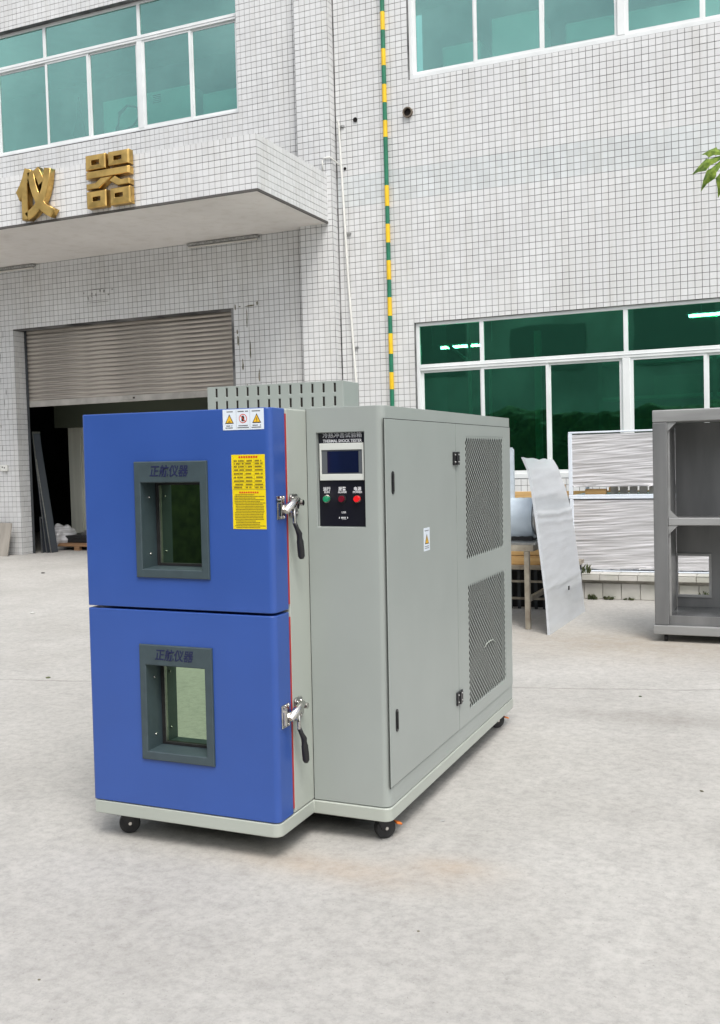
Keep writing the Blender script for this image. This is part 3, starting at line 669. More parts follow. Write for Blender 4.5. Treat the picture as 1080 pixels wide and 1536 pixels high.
for v in bm.verts:
    n = noise.noise(v.co * 2.2) * 0.25 + noise.noise(v.co * 6) * 0.10; v.co *= (1 + n); v.co = Vector((v.co.x * 0.22, v.co.y * 0.3, max(v.co.z * 0.24 + 0.22, 0.0)))
    v.co += Vector((-12.72, 15.0, 0))
simple('plastic_bundle', bm, 'film', 'crumpled white plastic bundle behind the leaning sheets', 'bundle', smooth=True)
r = empty('wooden_pallet', (-12.22, 15.3, 0), label='low brown wooden pallet inside the gate under black goods', cat='pallet')
for i in range(5):
    b = BM(); box(b, -0.6, 1.2, -0.5 + i * 0.22, -0.34 + i * 0.22, 0.11, 0.135); obj('plank', b, 'old_wood', r)
for yy in (-0.5, 0.35):
    b = BM(); box(b, -0.6, 1.2, yy, yy + 0.08, 0.075, 0.11)
    for xx in (-0.6, -0.05, 0.5, 1.08): box(b, xx, xx + 0.12, yy, yy + 0.08, 0, 0.075)
    obj('bearer', b, 'old_wood', r)
for i, (z0, z1) in enumerate(((0.136, 0.20), (0.202, 0.27))):
    b = BM(); box(b, -12.75, -11.1, 14.90, 15.6, z0, z1); simple('black_slab', b, 'rubber', 'black flat slab on the pallet, %s one' % ('lower' if i == 0 else 'upper'), 'slab', bevel=0.01)
b = BM(); box(b, -12.25, -12.05, 15.0, 15.2, 0.271, 0.33); box(b, -12.2, -12.1, 15.02, 15.12, 0.33, 0.36); simple('metal_fitting', b, 'steel_dull', 'small metal fitting on the black slabs', 'fitting')
# board leaning at the pillar
r = empty('leaning_board', (-13.10, 13.66, 0), (-0.22, 0.03, 0), label='weathered grey brown board leaning on the left pillar', cat='board')
b = BM(); box(b, -0.5, 0.30, 0, 0.02, 0, 0.60); obj('board_face', b, 'board', r, bevel=0.003, seg=1)

# ================================================================= LEDGE WITH WRAPPED GOODS
led = empty('tiled_ledge', (-2.7, 10.66, 0), label='low white tiled ledge along the yard in front of the window', cat='ledge')
LO = Vector((-2.7, 10.66, 0))
b = BM(); box(b, -2.7, 4.0, 10.67, 13.99, 0, 0.205); bmesh.ops.translate(b, verts=b.verts, vec=-LO); obj('core', b, 'mortar', led)
b = BM(); box(b, -2.72, 4.0, 10.60, 13.99, 0.207, 0.262); bmesh.ops.translate(b, verts=b.verts, vec=-LO); obj('coping', b, 'mortar', led)
def ltile(x0, x1, y0, y1, z0, z1):
    b = BM(); j = random.uniform(-.002, .002); box(b, x0 + .003, x1 - .003, y0 + j, y1, z0, z1); bmesh.ops.translate(b, verts=b.verts, vec=-LO); obj('tile', b, 'tile_low', led, bevel=0.003, seg=1)
x = -2.70
while x < 3.9:
    ltile(x, x + 0.192, 10.656, 10.671, 0.003, 0.165); x += 0.1925
x = -2.72; k = 0
while x < 3.9:
    ltile(x, x + 0.192, 10.588, 10.601, 0.205, 0.258)
    ltile(x, x + 0.192, 10.588, 10.80, 0.2625, 0.272); x += 0.1925
def weed(x, y, z, h, n, label):
    bm = BM()
    for i in range(n):
        a = random.uniform(0, 6.28); l = h * random.uniform(0.4, 1.0); d = Vector((math.cos(a), math.sin(a) * .5, 0)) * l * random.uniform(.2, .8)
        base = Vector((x + random.uniform(-.05, .05), y + random.uniform(-.02, .02), z)); tip = base + d + Vector((0, 0, l))
        s_ = Vector((-math.sin(a), math.cos(a), 0)) * 0.004; mid = (base + tip) / 2 + Vector((0, 0, l * .15))
        v = [bm.verts.new(p) for p in (base - s_, base + s_, mid + s_ * 3.2, tip, mid - s_ * 3.2)]; bm.faces.new(v)
        for q in range(3):
            c = base.lerp(tip, random.uniform(.3, 1)); w = 0.012 * random.uniform(.6, 1.5); a2 = random.uniform(0, 6.28)
            e = Vector((math.cos(a2), math.sin(a2), random.uniform(-.3, .6))) * w; f = Vector((-e.y, e.x, 0.3 * w)) * .5
            bm.faces.new([bm.verts.new(p) for p in (c, c + e * .6 + f, c + e * 1.4, c + e * .6 - f)])
    tag(obj('weed', bm, 'weed'), label, 'weed')
weed(-2.10, 10.62, 0.272, 0.11, 12, 'small weed growing on top of the ledge beside the leaning white sheet')
weed(-2.02, 10.60, 0.0, 0.06, 26, 'dark low weeds at the foot of the ledge, nearest the leaning white sheet')
weed(-1.86, 10.62, 0.0, 0.045, 26, 'spread of low weeds at the foot of the ledge in the middle')
weed(-1.66, 10.63, 0.0, 0.035, 14, 'tiny weed at the foot of the ledge, rightmost')
weed(-0.90, 10.62, 0.02, 0.10, 14, 'brown weed at the ledge seen through the square hole of the steel cabinet')

def film_face(x0, x1, z0, z1, y, amp, seed, ragged=0.0, nx=70, nz=110):
    """stretch film pulled across a crate: long horizontal ridges"""
    bm = BM(); g = []
    for i in range(nx + 1):
        row = []
        for j in range(nz + 1):
            x = x0 + (x1 - x0) * i / nx; z = z0 + (z1 - z0) * j / nz
            if j == 0 and ragged: z += ragged * (0.5 + noise.noise(Vector((x * 2.3, seed, 0))))
            sl_ = noise.noise(Vector((x * 0.5, seed + 5, 0))) * 0.12
            q = Vector((x * 0.9, seed, (z + sl_ * x) * 16)); r1 = 1 - abs(noise.noise(q)) * 2
            r2 = 1 - abs(noise.noise(Vector((x * 1.6, seed + 9, (z - 0.06 * x) * 38)))) * 2
            row.append(bm.verts.new((x, y - amp * (0.5 * max(r1, 0) ** 2 + 0.5 * max(r2, 0) ** 2), z)))
        g.append(row)
    for i in range(nx):
        for j in range(nz): bm.faces.new((g[i][j], g[i + 1][j], g[i + 1][j + 1], g[i][j + 1]))
    return bm
def crate(x0, x1, y0, y1, z0, z1, zf, label, seed):
    r = empty('wrapped_crate', (x0, y0, z0), label=label, cat='crate', group='film wrapped crates on the ledge')
    o = Vector((x0, y0, z0)); tr = lambda b: (bmesh.ops.translate(b, verts=b.verts, vec=-o), b)[1]
    b = film_face(x0 + 0.02, x1, zf, z1 - 0.01, y0 + 0.012, 0.010, seed, 0.06); obj('film', tr(b), 'film', r, smooth=True)
    b = BM(); box(b, x0 + 0.05, x1, y0 + 0.05, y1, zf + 0.08, z1 - 0.02); obj('contents', tr(b), 'machine_white', r)
    b = BM()
    box(b, x0 - 0.01, x0 + 0.03, y0 - 0.006, y0 + 0.04, z0 + 0.044, z1); box(b, x0 - 0.01, x0 + 0.03, y1 - 0.04, y1, z0 + 0.044, z1)
    box(b, x0 - 0.008, x1, y0 - 0.004, y0 + 0.036, z1 + 0.001, z1 + 0.02); box(b, x0 - 0.012, x1, y0 - 0.012, y0 + 0.04, z0, z0 + (0.042 if z0 > 0.5 else 0.012)); box(b, x0 - 0.012, x1, y0 + 0.041, y1, z0, z0 + 0.03)
    obj('frame', tr(b), 'sticker_white', r, bevel=0.004, seg=1)
    b = film_face(0, y1 - y0 - 0.05, zf, z1 - 0.01, 0, 0.015, seed + 3, 0, 20, 60)
    for v in b.verts: v.co = Vector((x0 - 0.001 + v.co.y, y1 - 0.02 - v.co.x, v.co.z))
    obj('film', tr(b), 'film', r, smooth=True)
    return r, tr
crate(-2.28, 1.6, 10.80, 11.75, 0.274, 1.045, 0.292, 'lower film wrapped crate standing on the tiled ledge', 3.1)
r, tr = crate(-2.29, 1.6, 10.81, 11.75, 1.050, 1.745, 1.17, 'upper film wrapped crate with a bare orange batten at its foot', 8.7)
b = BM(); box(b, -2.14, -1.92, 10.87, 10.95, 1.094, 1.15); obj('batten', tr(b), 'pine', r, bevel=0.003, seg=1)
b = BM()
for i in range(28): box(b, -1.88 + i * 0.1, -1.80 + i * 0.1, 10.93, 10.945, 1.094, 1.24)
obj('inner_wall', tr(b), 'mortar', r)
# pine crate behind
r = empty('pine_crate', (-3.6, 11.95, 0.272), label='orange pine slatted crate on the ledge behind the wrapped drum', cat='crate')
for zz in (0.0, 0.30, 0.60, 0.745):
    b = BM(); box(b, 0, 2.35, 0, 0.03, zz, zz + 0.075); obj('slat', b, 'pine', r, bevel=0.003, seg=1)
for xx in (0.0, 0.76, 1.52, 2.27):
    b = BM(); box(b, xx, xx + 0.08, 0.031, 0.06, 0, 0.86); obj('post', b, 'pine', r)
b = BM(); box(b, 0.02, 2.3, 0.061, 0.6, 0.02, 0.80); obj('core', b, 'interior', r)
b = BM(); box(b, 0.9, 1.02, -0.06, -0.001, 0.78, 0.90); obj('block', b, 'pine', r)
# planks on a low rack under the table
r = empty('low_rack', (-3.4, 9.75, 0), label='low dark rack with a wooden shelf under the wrapped drum table', cat='rack')
b = BM(); box(b, 0, 1.32, 0, 0.7, 0.40, 0.44); obj('shelf', b, 'table_steel', r)
for xx in (0.0, 1.24):
    for yy in (0.0, 0.62):
        b = BM(); box(b, xx, xx + 0.06, yy, yy + 0.06, 0, 0.399); obj('leg', b, 'interior_dark', r)
for zz in (0.10, 0.27):
    b = BM(); box(b, 0.061, 1.239, 0.01, 0.04, zz, zz + 0.02); obj('rail', b, 'table_steel', r)
for i in range(14):
    b = BM(); box(b, 0.10 + i * 0.085, 0.13 + i * 0.085, 0.06, 0.08, 0.0, 0.395); obj('bar', b, 'interior_dark', r)
b = BM(); box(b, 0.07, 1.22, 0.2, 0.6, 0.0, 0.36); tag(obj('dark_block', b, 'rubber', None), 'dark block stored under the low rack', 'block').location = (-3.4, 9.75, 0)
for i, (zz, dx) in enumerate(((0.441, 0.0), (0.536, 0.05), (0.631, -0.04))):
    b = BM(); box(b, -3.4 + dx, -2.32 + dx, 9.80, 10.3, zz, zz + 0.09)
    simple('pine_plank', b, 'pine', 'orange pine plank on the low rack, %s of three' % ('lowest', 'middle', 'topmost')[i], 'plank', bevel=0.006, group='orange planks on the low rack')

# table, drum, board behind, leaning white sheet
r = empty('steel_table', (-2.8, 9.05, 0), label='worn steel table carrying the film wrapped drum', cat='table')
b = BM(); box(b, -0.75, 0.66, -0.40, 0.42, 0.745, 0.765); obj('tabletop', b, 'steel_dull', r)
b = BM(); box(b, -0.75, 0.64, -0.405, -0.36, 0.690, 0.744); box(b, -0.75, 0.64, 0.38, 0.42, 0.690, 0.744); box(b, 0.60, 0.64, -0.359, 0.379, 0.69, 0.744); obj('apron', b, 'table_steel', r)
for xx in (-0.75, 0.555):
    for yy in (-0.405, 0.375):
        b = BM(); box(b, xx, xx + 0.045, yy, yy + 0.045, 0, 0.689); obj('leg', b, 'table_steel', r, bevel=0.003, seg=1)
b = BM(); box(b, 0.56, 0.595, -0.359, 0.374, 0.24, 0.28); obj('side_rail', b, 'table_steel', r)
bm = BM(); n = 40; nx = 36; rings = []
for i in range(nx + 1):
    x = -3.45 + 1.23 * i / nx; row = []
    for k in range(n):
        a = 2 * math.pi * k / n; rr = 0.190 * (1 + 0.012 * noise.noise(Vector((x * 12, a * 2, 3))) + 0.008 * math.sin(x * 90))
        if i == nx: rr *= 0.93
        if i == 0: rr *= 0.93
        row.append(bm.verts.new((x, 9.0 + rr * math.cos(a), 0.956 + rr * math.sin(a) * 1.0)))
    rings.append(row)
for A, B in zip(rings, rings[1:]):
    for k in range(n): bm.faces.new((A[k], A[(k + 1) % n], B[(k + 1) % n], B[k]))
bm.faces.new(rings[0][::-1]); bm.faces.new(rings[-1])
r = empty('wrapped_drum', (-2.8, 9.0, 0.766), label='horizontal metal drum wrapped in pale blue film lying on the steel table', cat='drum')
bmesh.ops.translate(bm, verts=bm.verts, vec=(2.8, -9.0, -0.766)); obj('drum_body', bm, 'film_blue', r, smooth=True, angle=50)
b = BM(); tube(b, [(0.582, 0, 0.190), (0.600, 0, 0.190)], 0.150, 28); obj('end_cap', b, 'steel_dull', r, smooth=True, angle=40)
b = BM(); box(b, 0.38, 0.57, -0.11, 0.11, 0.001, 0.04); box(b, -0.5, -0.3, -0.11, 0.11, 0.001, 0.04); obj('cradle', b, 'rubber', r)
bm = film_face(-3.6, -2.93, 0.275, 1.62, 10.9, 0.012, 4.4, 0, 20, 40)
g = BM(); box(g, -3.6, -2.935, 10.905, 10.99, 0.275, 1.61)
r = empty('wrapped_board', (-3.0, 10.9, 0.275), label='tall board in pale blue film standing behind the drum', cat='board')
bmesh.ops.translate(bm, verts=bm.verts, vec=(3.0, -10.9, -0.275)); obj('film', bm, 'film_blue', r, smooth=True)
bmesh.ops.translate(g, verts=g.verts, vec=(3.0, -10.9, -0.275)); obj('board_core', g, 'film_blue', r, bevel=0.02)

# leaning curved film covered panel
PL = [(0, -1.975, 8.42), (0.30, -1.99, 8.42), (0.60, -2.022, 8.42), (0.90, -2.055, 8.42), (1.21, -2.092, 8.42), (1.40, -2.125, 8.42), (1.515, -2.168, 8.40)]
PR_ = [(0, -1.945, 9.79), (0.30, -1.975, 9.79), (0.76, -2.03, 9.79), (1.0, -2.065, 9.79), (1.15, -2.10, 9.79), (1.41, -2.19, 9.79), (1.48, -2.23, 9.79)]
def lerp_prof(P, f):
    q = f * (len(P) - 1); i = min(int(q), len(P) - 2); t = q - i; return tuple(P[i][k] * (1 - t) + P[i + 1][k] * t for k in range(3))
r = empty('wrapped_sheet', (-1.96, 9.1, 0), label='tall bent white sheet in wrinkled grey blue film leaning on the table', cat='sheet')
bm = BM(); nu, nv = 24, 110; G = []
for side in (0, 1):
    g = []
    for i in range(nu + 1):
        row = []
        for j in range(nv + 1):
            f = j / nv; u = i / nu; za, xa, ya = lerp_prof(PL, f); zb, xb, yb = lerp_prof(PR_, f)
            z = za + (zb - za) * u; x = xa + (xb - xa) * u; y = ya + (yb - ya) * u
            if f > 0.97: z += 0.02 * (noise.noise(Vector((u * 5, 1, 1))) - 0.3 * math.sin(u * 3.1))
            wr = 0
            for zc, am, wd in ((1.02, .022, .02), (.93, .012, .015), (0.40, .012, .012), (0.43, .008, .01), (.60, .004, .01), (.66, .004, .01), (.72, .004, .012), (.80, .005, .012), (1.2, .006, .03), (1.33, .006, .03)):
                zz = zc + 0.03 * math.sin(u * 2.5 + zc * 9) + 0.01 * noise.noise(Vector((u * 6, zc, 2))); wr += 0.55 * am * math.exp(-((z - zz) / wd) ** 2)
            x += (wr + 0.004 * noise.noise(Vector((y * 3, z * 9, 1)))) * (1 if side == 0 else 0) - (0.02 if side else 0)
            row.append(bm.verts.new((x + 1.96, y - 9.1, z)))
        g.append(row)
    G.append(g)
for s_ in (0, 1):
    for i in range(nu):
        for j in range(nv): bm.faces.new((G[s_][i][j], G[s_][i + 1][j], G[s_][i + 1][j + 1], G[s_][i][j + 1]))
for j in range(nv):
    for i in (0, nu): bm.faces.new((G[0][i][j], G[0][i][j + 1], G[1][i][j + 1], G[1][i][j]))
for i in range(nu):
    for j in (0, nv): bm.faces.new((G[0][i][j], G[0][i + 1][j], G[1][i + 1][j], G[1][i][j]))
obj('panel_sheet', bm, 'film_grey', r, smooth=True, angle=50)
b = BM(); box(b, 0.006, 0.012, -0.02, 0.02, 0.30, 0.335)
for v in b.verts: v.co.y -= 0.0
obj('lock_hole', b, 'hole', r)

# ================================================================= GREY STEEL CABINET FRAME
cf = empty('steel_cabinet_shell', (-1.10, 8.35, 0), label='open grey bare steel cabinet shell with a square hole in its back', cat='cabinet shell')
W_ = 1.75; D_ = 0.56; ZT = 1.862
b = BM(); box(b, 0, W_, 0, D_, 1.765, ZT); obj('top_rail', b, 'bare_light', cf, bevel=0.008)
b = BM(); box(b, -0.012, W_ + .012, -0.012, D_ + .01, 0.062, 0.135); obj('base_frame', b, 'bare_light', cf, bevel=0.006)
for x0, x1 in ((0, 0.112), (W_ - 0.112, W_)):
    b = BM(); box(b, x0, x1, 0.002, D_, 0.137, 1.763); obj('side_post', b, 'bare_steel', cf, bevel=0.006)
    xl = x1 if x0 == 0 else x0 - 0.016
    b = BM(); box(b, xl + .0005, xl + 0.016, 0.03, 0.05, 0.21, 1.74); obj('door_lip', b, 'bare_light', cf)
bk = BM(); hx0, hx1, hz0, hz1 = 0.125, 0.375, 0.315, 0.645
wall_boxes(bk, 0.114, W_ - .114, 0.137, 1.763, D_ - 0.012, D_, [(hx0, hx1, hz0, hz1)]); obj('back_panel', bk, 'bare_steel', cf)
b = BM()
box(b, hx0 - .02, hx0, D_ - .03, D_ - .0125, hz0 - .02, hz1 + .02); box(b, hx1, hx1 + .02, D_ - .03, D_ - .0125, hz0 - .02, hz1 + .02)
box(b, hx0, hx1, D_ - .03, D_ - .0125, hz1, hz1 + .02); box(b, hx0, hx1, D_ - .03, D_ - .0125, hz0 - .02, hz0); obj('hole_rim', b, 'bare_light', cf)
b = BM(); box(b, 0.114, W_ - .114, 0.004, 0.06, 0.940, 1.0); obj('middle_rail', b, 'bare_light', cf, bevel=0.006)
b = BM(); box(b, 0.114, W_ - .114, 0.061, D_ - 0.013, 0.965, 0.985); obj('shelf', b, 'bare_steel', cf)
b = BM(); box(b, 0.114, W_ - .114, 0.05, D_ - 0.013, 0.195, 0.212); obj('floor_pan', b, 'bare_mirror', cf)
b = BM(); box(b, 0.114, W_ - .114, 0.03, 0.049, 0.137, 0.21); obj('floor_lip', b, 'bare_steel', cf)
def gusset(x, z, sx, sz):
    bm = BM(); p = [(x, z), (x + sx * 0.075, z), (x, z + sz * 0.075)]
    a = [bm.verts.new((q[0], 0.012, q[1])) for q in p]; c = [bm.verts.new((q[0], 0.026, q[1])) for q in p]
    bm.faces.new(a); bm.faces.new(c[::-1])
    for i in range(3): bm.faces.new((a[i], a[(i + 1) % 3], c[(i + 1) % 3], c[i]))
    obj('gusset', bm, 'bare_light', cf)
for x, sx in ((0.113, 1), (W_ - .113, -1)):
    gusset(x, 1.764, sx, -1); gusset(x, 1.001, sx, 1); gusset(x, 0.939, sx, -1)
for x in (0.08, W_ - 0.12):
    for y in (0.06, D_ - 0.1):
        b = BM(); tube(b, [(x - .012, y, 0.030), (x + .012, y, 0.030)], 0.030, 14); box(b, x - 0.025, x + .025, y - .02, y + .02, 0.052, 0.061); obj('caster', b, 'rubber', cf)

# ================================================================= THERMAL SHOCK TEST CHAMBER
mc = empty('test_chamber', (-2.6944, 3.3111, 0), (0, 0.0079, 0.0121), label='grey environmental test chamber on wheels with two blue doors', cat='test chamber')
Wd, td, vc, Wc, Dc = 0.8633, 0.119, 0.3056, 1.1941, 1.9278
zb, zt, zm, zd, H = 0.1052, 0.1605, 0.9635, 1.745, 1.752
v1 = vc + Dc
# base plinth, L shaped with rounded corners
poly = [(0.004, 0.0), *arc(Wd - 0.035, 0.035, 0.035, -90, 0), (Wd, vc - 0.006), *arc(Wc - 0.030, vc + 0.026, 0.034, -90, 0), (Wc + 0.004, v1), (0.004, v1)]
b = BM(); prism(b, poly, zb, zt - 0.0015); obj('base', b, 'grey_light', mc, bevel=0.004, angle=30)
b = BM(); prism(b, [(0.10, 0.16), (Wd - 0.10, 0.16), (Wd - 0.10, vc + 0.13), (Wc - 0.11, vc + 0.13), (Wc - 0.11, v1 - 0.15), (0.10, v1 - 0.15)], 0.050, zb - 0.001); obj('under_shade_block', b, 'black', mc)  # black block added to deepen the shade under the base
# chamber body
g0 = td + 0.012
b = BM(); prism(b, [(0.006, g0), (Wd - 0.001, g0), (Wd - 0.001, v1), (0.006, v1)], zt + 0.001, zd)
body = obj('chamber_body', b, 'grey_light', mc)
cut(body, [(0.20, 0.70, g0 - 0.01, g0 + 0.30, 1.0, 1.62), (0.20, 0.70, g0 - 0.01, g0 + 0.30, 0.28, 0.86)]); body.parent = mc
bv = body.modifiers.new('bevel', 'BEVEL'); bv.width = 0.006; bv.segments = 2; bv.limit_method = 'ANGLE'
for (za, zb_) in ((1.0, 1.62), (0.28, 0.86)):
    b = BM(); box(b, 0.2, 0.7, g0 + 0.296, g0 + 0.299, za, zb_); box(b, 0.2005, 0.204, g0 + .01, g0 + .29, za, zb_); box(b, 0.696, 0.6995, g0 + .01, g0 + .29, za, zb_); box(b, 0.205, 0.695, g0 + .01, g0 + .29, za + .0005, za + .004)
    obj('inner_liner', b, 'dark_liner', mc)
# control cabinet
poly = [(Wd + 0.0008, vc), *arc(Wc - 0.034, vc + 0.034, 0.034, -90, 0, 8), (Wc, v1), (Wd + 0.0008, v1)]
b = BM(); prism(b, poly, zt + 0.0015, H); cab = obj('control_cabinet', b, 'grey', mc)
UZ, LZ = (1.040, 1.645), (0.300, 0.915)
cut(cab, [(0.905, 1.114, vc - 0.05, vc + 0.020, 1.275, 1.652), (Wc - 0.10, Wc + 0.1, 1.35, 2.10, UZ[0] - .02, UZ[1] + .02), (Wc - 0.10, Wc + 0.1, 1.36, 2.12, LZ[0] - .02, LZ[1] + .02)])
cab.parent = mc; cab.data.polygons.foreach_set('use_smooth', [True] * len(cab.data.polygons)); cab.data.set_sharp_from_angle(angle=math.radians(30))
bv = cab.modifiers.new('bevel', 'BEVEL'); bv.width = 0.005; bv.segments = 2; bv.limit_method = 'ANGLE'; bv.angle_limit = math.radians(40)
# seam line between chamber and cabinet
b = BM(); box(b, Wd - 0.0005, Wd + 0.0012, vc - 0.0006, vc + 0.004, zt + 0.002, H - 0.004); obj('joint', b, 'seam', mc)

def door(z0, z1, wz0, wz1, oz0, oz1, lb):
    r_ = 0.026
    poly = [(0.0, 0.006), (0.006, 0.0), *arc(Wd - r_, r_, r_, -90, 0, 8), (Wd, td), (0.0, td)]
    b = BM(); prism(b, poly, z0, z1); d = obj('door', b, 'blue', mc); d['label'] = lb
    cut(d, [(0.262, 0.576, -0.1, td + 0.1, wz0 + 0.012, wz1 - 0.012)]); d.parent = mc
    d.data.polygons.foreach_set('use_smooth', [True] * len(d.data.polygons)); d.data.set_sharp_from_angle(angle=math.radians(30))
    bv = d.modifiers.new('bevel', 'BEVEL'); bv.width = 0.004; bv.segments = 3; bv.limit_method = 'ANGLE'; bv.angle_limit = math.radians(40)
    # window surround with deep reveal
    a0, a1, c0, c1 = 0.251, 0.588, 0.281, 0.554
    b = BM()
    P = lambda x0, x1, z0_, z1_, y: [b.verts.new((x0, y, z0_)), b.verts.new((x1, y, z0_)), b.verts.new((x1, y, z1_)), b.verts.new((x0, y, z1_))]
    loops = [P(a0, a1, wz0, wz1, -0.0005), P(a0 + .001, a1 - .001, wz0 + .001, wz1 - .001, -0.008), P(a0 + .004, a1 - .004, wz0 + .004, wz1 - .004, -0.010), P(c0 - .003, c1 + .003, oz0 - .003, oz1 + .003, -0.010), P(c0, c1, oz0, oz1, -0.007), P(c0 + .004, c1 - .004, oz0 + .004, oz1 - .004, td - 0.006)]
    for A, B in zip(loops, loops[1:]):
        for k in range(4): b.faces.new((A[k], A[(k + 1) % 4], B[(k + 1) % 4], B[k]))
    obj('window_surround', b, 'slate', d)
    b = BM(); box(b, c0 + .0045, c1 - .0045, 0.100, 0.104, oz0 + .0045, oz1 - .0045); obj('pane', b, 'glass_door', d)
    b = BM(); box(b, c0 + .0045, c0 + .016, 0.088, 0.0995, oz0 + .0045, oz1 - .0045); box(b, c0 + .016, c1 - .0045, 0.088, 0.0995, oz0 + .0045, oz0 + .014); box(b, c1 - .014, c1 - .0045, 0.088, 0.0995, oz0 + .014, oz1 - .0045); box(b, c0 + .016, c1 - .014, 0.088, 0.0995, oz1 - .012, oz1 - .0045); obj('glazing_bead', b, 'rubber', d)
    b = BM(); box(b, c0 + .017, c0 + .0195, 0.092, 0.0995, oz0 + .0145, oz1 - .0145); obj('trim_strip', b, 'steel_dull', d)
    for zz in (oz0 + 0.055, oz1 - 0.06):
        b = BM(); bmesh.ops.create_uvsphere(b, u_segments=8, v_segments=6, radius=0.0045, matrix=Matrix.Translation((c0 + .003, 0.045, zz))); obj('screw', b, 'steel', d, smooth=True)
    t_ = text('正航仪器', 0.048, 'ink_blue', d, ((a0 + a1) / 2 + 0.005 - 0.01, -0.0105, oz1 + (wz1 - oz1) * 0.50), (1, 0, 0), (0, 0, 1), shear=0.18, sx=0.92, off=0.0007)
    # red seal, split by the latch
    b = BM(); box(b, 0.02, Wd - 0.0005, td + 0.0005, g0 - 0.0005, z0 + 0.02, z1 - 0.02); s = obj('seal', b, 'red_seal', d)
    cut(s, [(0.262, 0.576, td - 0.1, g0 + 0.1, wz0 + 0.012, wz1 - 0.012)]); s.parent = d
    return d
dU = door(0.968, zd, 1.0905, 1.551, 1.125, 1.4675, 'upper blue door with yellow instruction sticker')
dL = door(zt + 0.002, 0.958, 0.357, 0.823, 0.392, 0.7405, 'lower blue door reflecting the yard in its window')

# stickers on the upper door
def strip(bm, x0, x1, z0, z1, y): 
    v = [bm.verts.new(p) for p in ((x0, y, z0), (x1, y, z0), (x1, y, z1), (x0, y, z1))]; bm.faces.new(v)
def sticker(name, x0, x1, z0, z1, mt, lb):
    b = BM(); box(b, x0, x1, -0.0012, -0.0002, z0, z1); o = obj(name, b, mt, dU); o['label'] = lb; return o
# yellow ones (print too small to read: rows of marks)
sticker('sticker', 0.694, 0.8375, 1.4375, 1.570, 'sticker_yellow', 'yellow table sticker'); sticker('sticker', 0.695, 0.8385, 1.288, 1.4365, 'sticker_yellow', 'yellow instruction sticker')
b = BM(); r2 = BM()
y = -0.0017
for i in range(8): strip(r2, 0.725 + i * 0.0105, 0.725 + i * 0.0105 + 0.008, 1.557, 1.5645, y)
for i in range(9): strip(r2, 0.725 + i * 0.0095, 0.725 + i * 0.0095 + 0.007, 1.4235, 1.430, y)
rows = [1.5465, 1.536, 1.5245, 1.512, 1.498, 1.484, 1.470, 1.457, 1.446]
for zz in rows:
    strip(b, 0.700, 0.832, zz - 0.0058, zz - 0.0052, y)
    for x0, n in ((0.704, 5), (0.729, 4), (0.755, 6), (0.795, 7)):
        x = x0
        for k in range(n):
            if random.random() < 0.85: strip(b, x, x + 0.0038, zz - 0.003, zz + 0.003, y)
            x += 0.0048
for xx in (0.726, 0.751, 0.791): strip(b, xx, xx + 0.0006, 1.442, 1.552, y)
zz = 1.418
while zz > 1.294:
    x = 0.704 + random.choice((0, 0.004)); e = random.choice((0.745, 0.79, 0.826, 0.83, 0.81))
    while x < e:
        w = random.uniform(0.002, 0.006); strip(b, x, x + w, zz - 0.0016, zz + 0.0016, y); x += w + 0.0012
    zz -= 0.0062
obj('fine_print', b, 'ink_brown', dU); obj('fine_print', r2, 'ink_red', dU)
# white warning stickers
b = BM(); box(b, 0.661, 0.8375, -0.0012, -0.0002, 1.664, 1.742); o = obj('sticker', b, 'sticker_white', dU); o['label'] = 'white strip of three warning labels'
def tri(bm, cx, cz, s, y, r_=0): 
    v = [bm.verts.new((cx - s * .5, y, cz)), bm.verts.new((cx + s * .5, y, cz)), bm.verts.new((cx, y, cz + s * .95))]; bm.faces.new(v)
blk, amb, red, whi = BM(), BM(), BM(), BM()
for cx in (0.690, 0.8075):
    tri(blk, cx, 1.688, 0.038, -0.0016); tri(amb, cx, 1.6915, 0.0285, -0.0020)
strip(blk, 0.8065, 0.8085, 1.697, 1.708, -0.0024); strip(blk, 0.8065, 0.8085, 1.6935, 1.6955, -0.0024)
strip(blk, 0.684, 0.696, 1.6935, 1.6950, -0.0024); strip(blk, 0.686, 0.694, 1.697, 1.6982, -0.0024)
def disc(bm, cx, cz, r_, y, n=20): bm.faces.new([bm.verts.new((cx + r_ * math.cos(2 * math.pi * k / n), y, cz + r_ * math.sin(2 * math.pi * k / n))) for k in range(n)])
disc(red, 0.749, 1.706, 0.0175, -0.0016); disc(whi, 0.749, 1.706, 0.0145, -0.0020)
box(blk, 0.743, 0.755, -0.0026, -0.0023, 1.696, 1.713); box(blk, 0.745, 0.753, -0.0026, -0.0023, 1.7135, 1.717)
v = [red.verts.new(p) for p in ((0.7375, -0.0029, 1.7165), (0.7395, -0.0029, 1.7185), (0.7605, -0.0029, 1.6955), (0.7585, -0.0029, 1.6935))]; red.faces.new(v)
for cx, n in ((0.690, 7), (0.749, 10), (0.8075, 9)):
    for zz, f in ((1.733, 1.0), (1.6795, 0.9), (1.672, 1.1)):
        x = cx - n * 0.0022 * f
        for k in range(int(n * f)):
            if random.random() < 0.9: strip(blk, x, x + 0.0034, zz - 0.002, zz + 0.002, -0.0016)
            x += 0.0045
for xx in (0.7195, 0.7785): strip(blk, xx, xx + 0.0006, 1.667, 1.739, -0.0016)
obj('pictogram', blk, 'ink_dark', dU); obj('pictogram', amb, 'amber', dU); obj('pictogram', red, 'ink_red', dU); obj('pictogram', whi, 'sticker_white', dU)

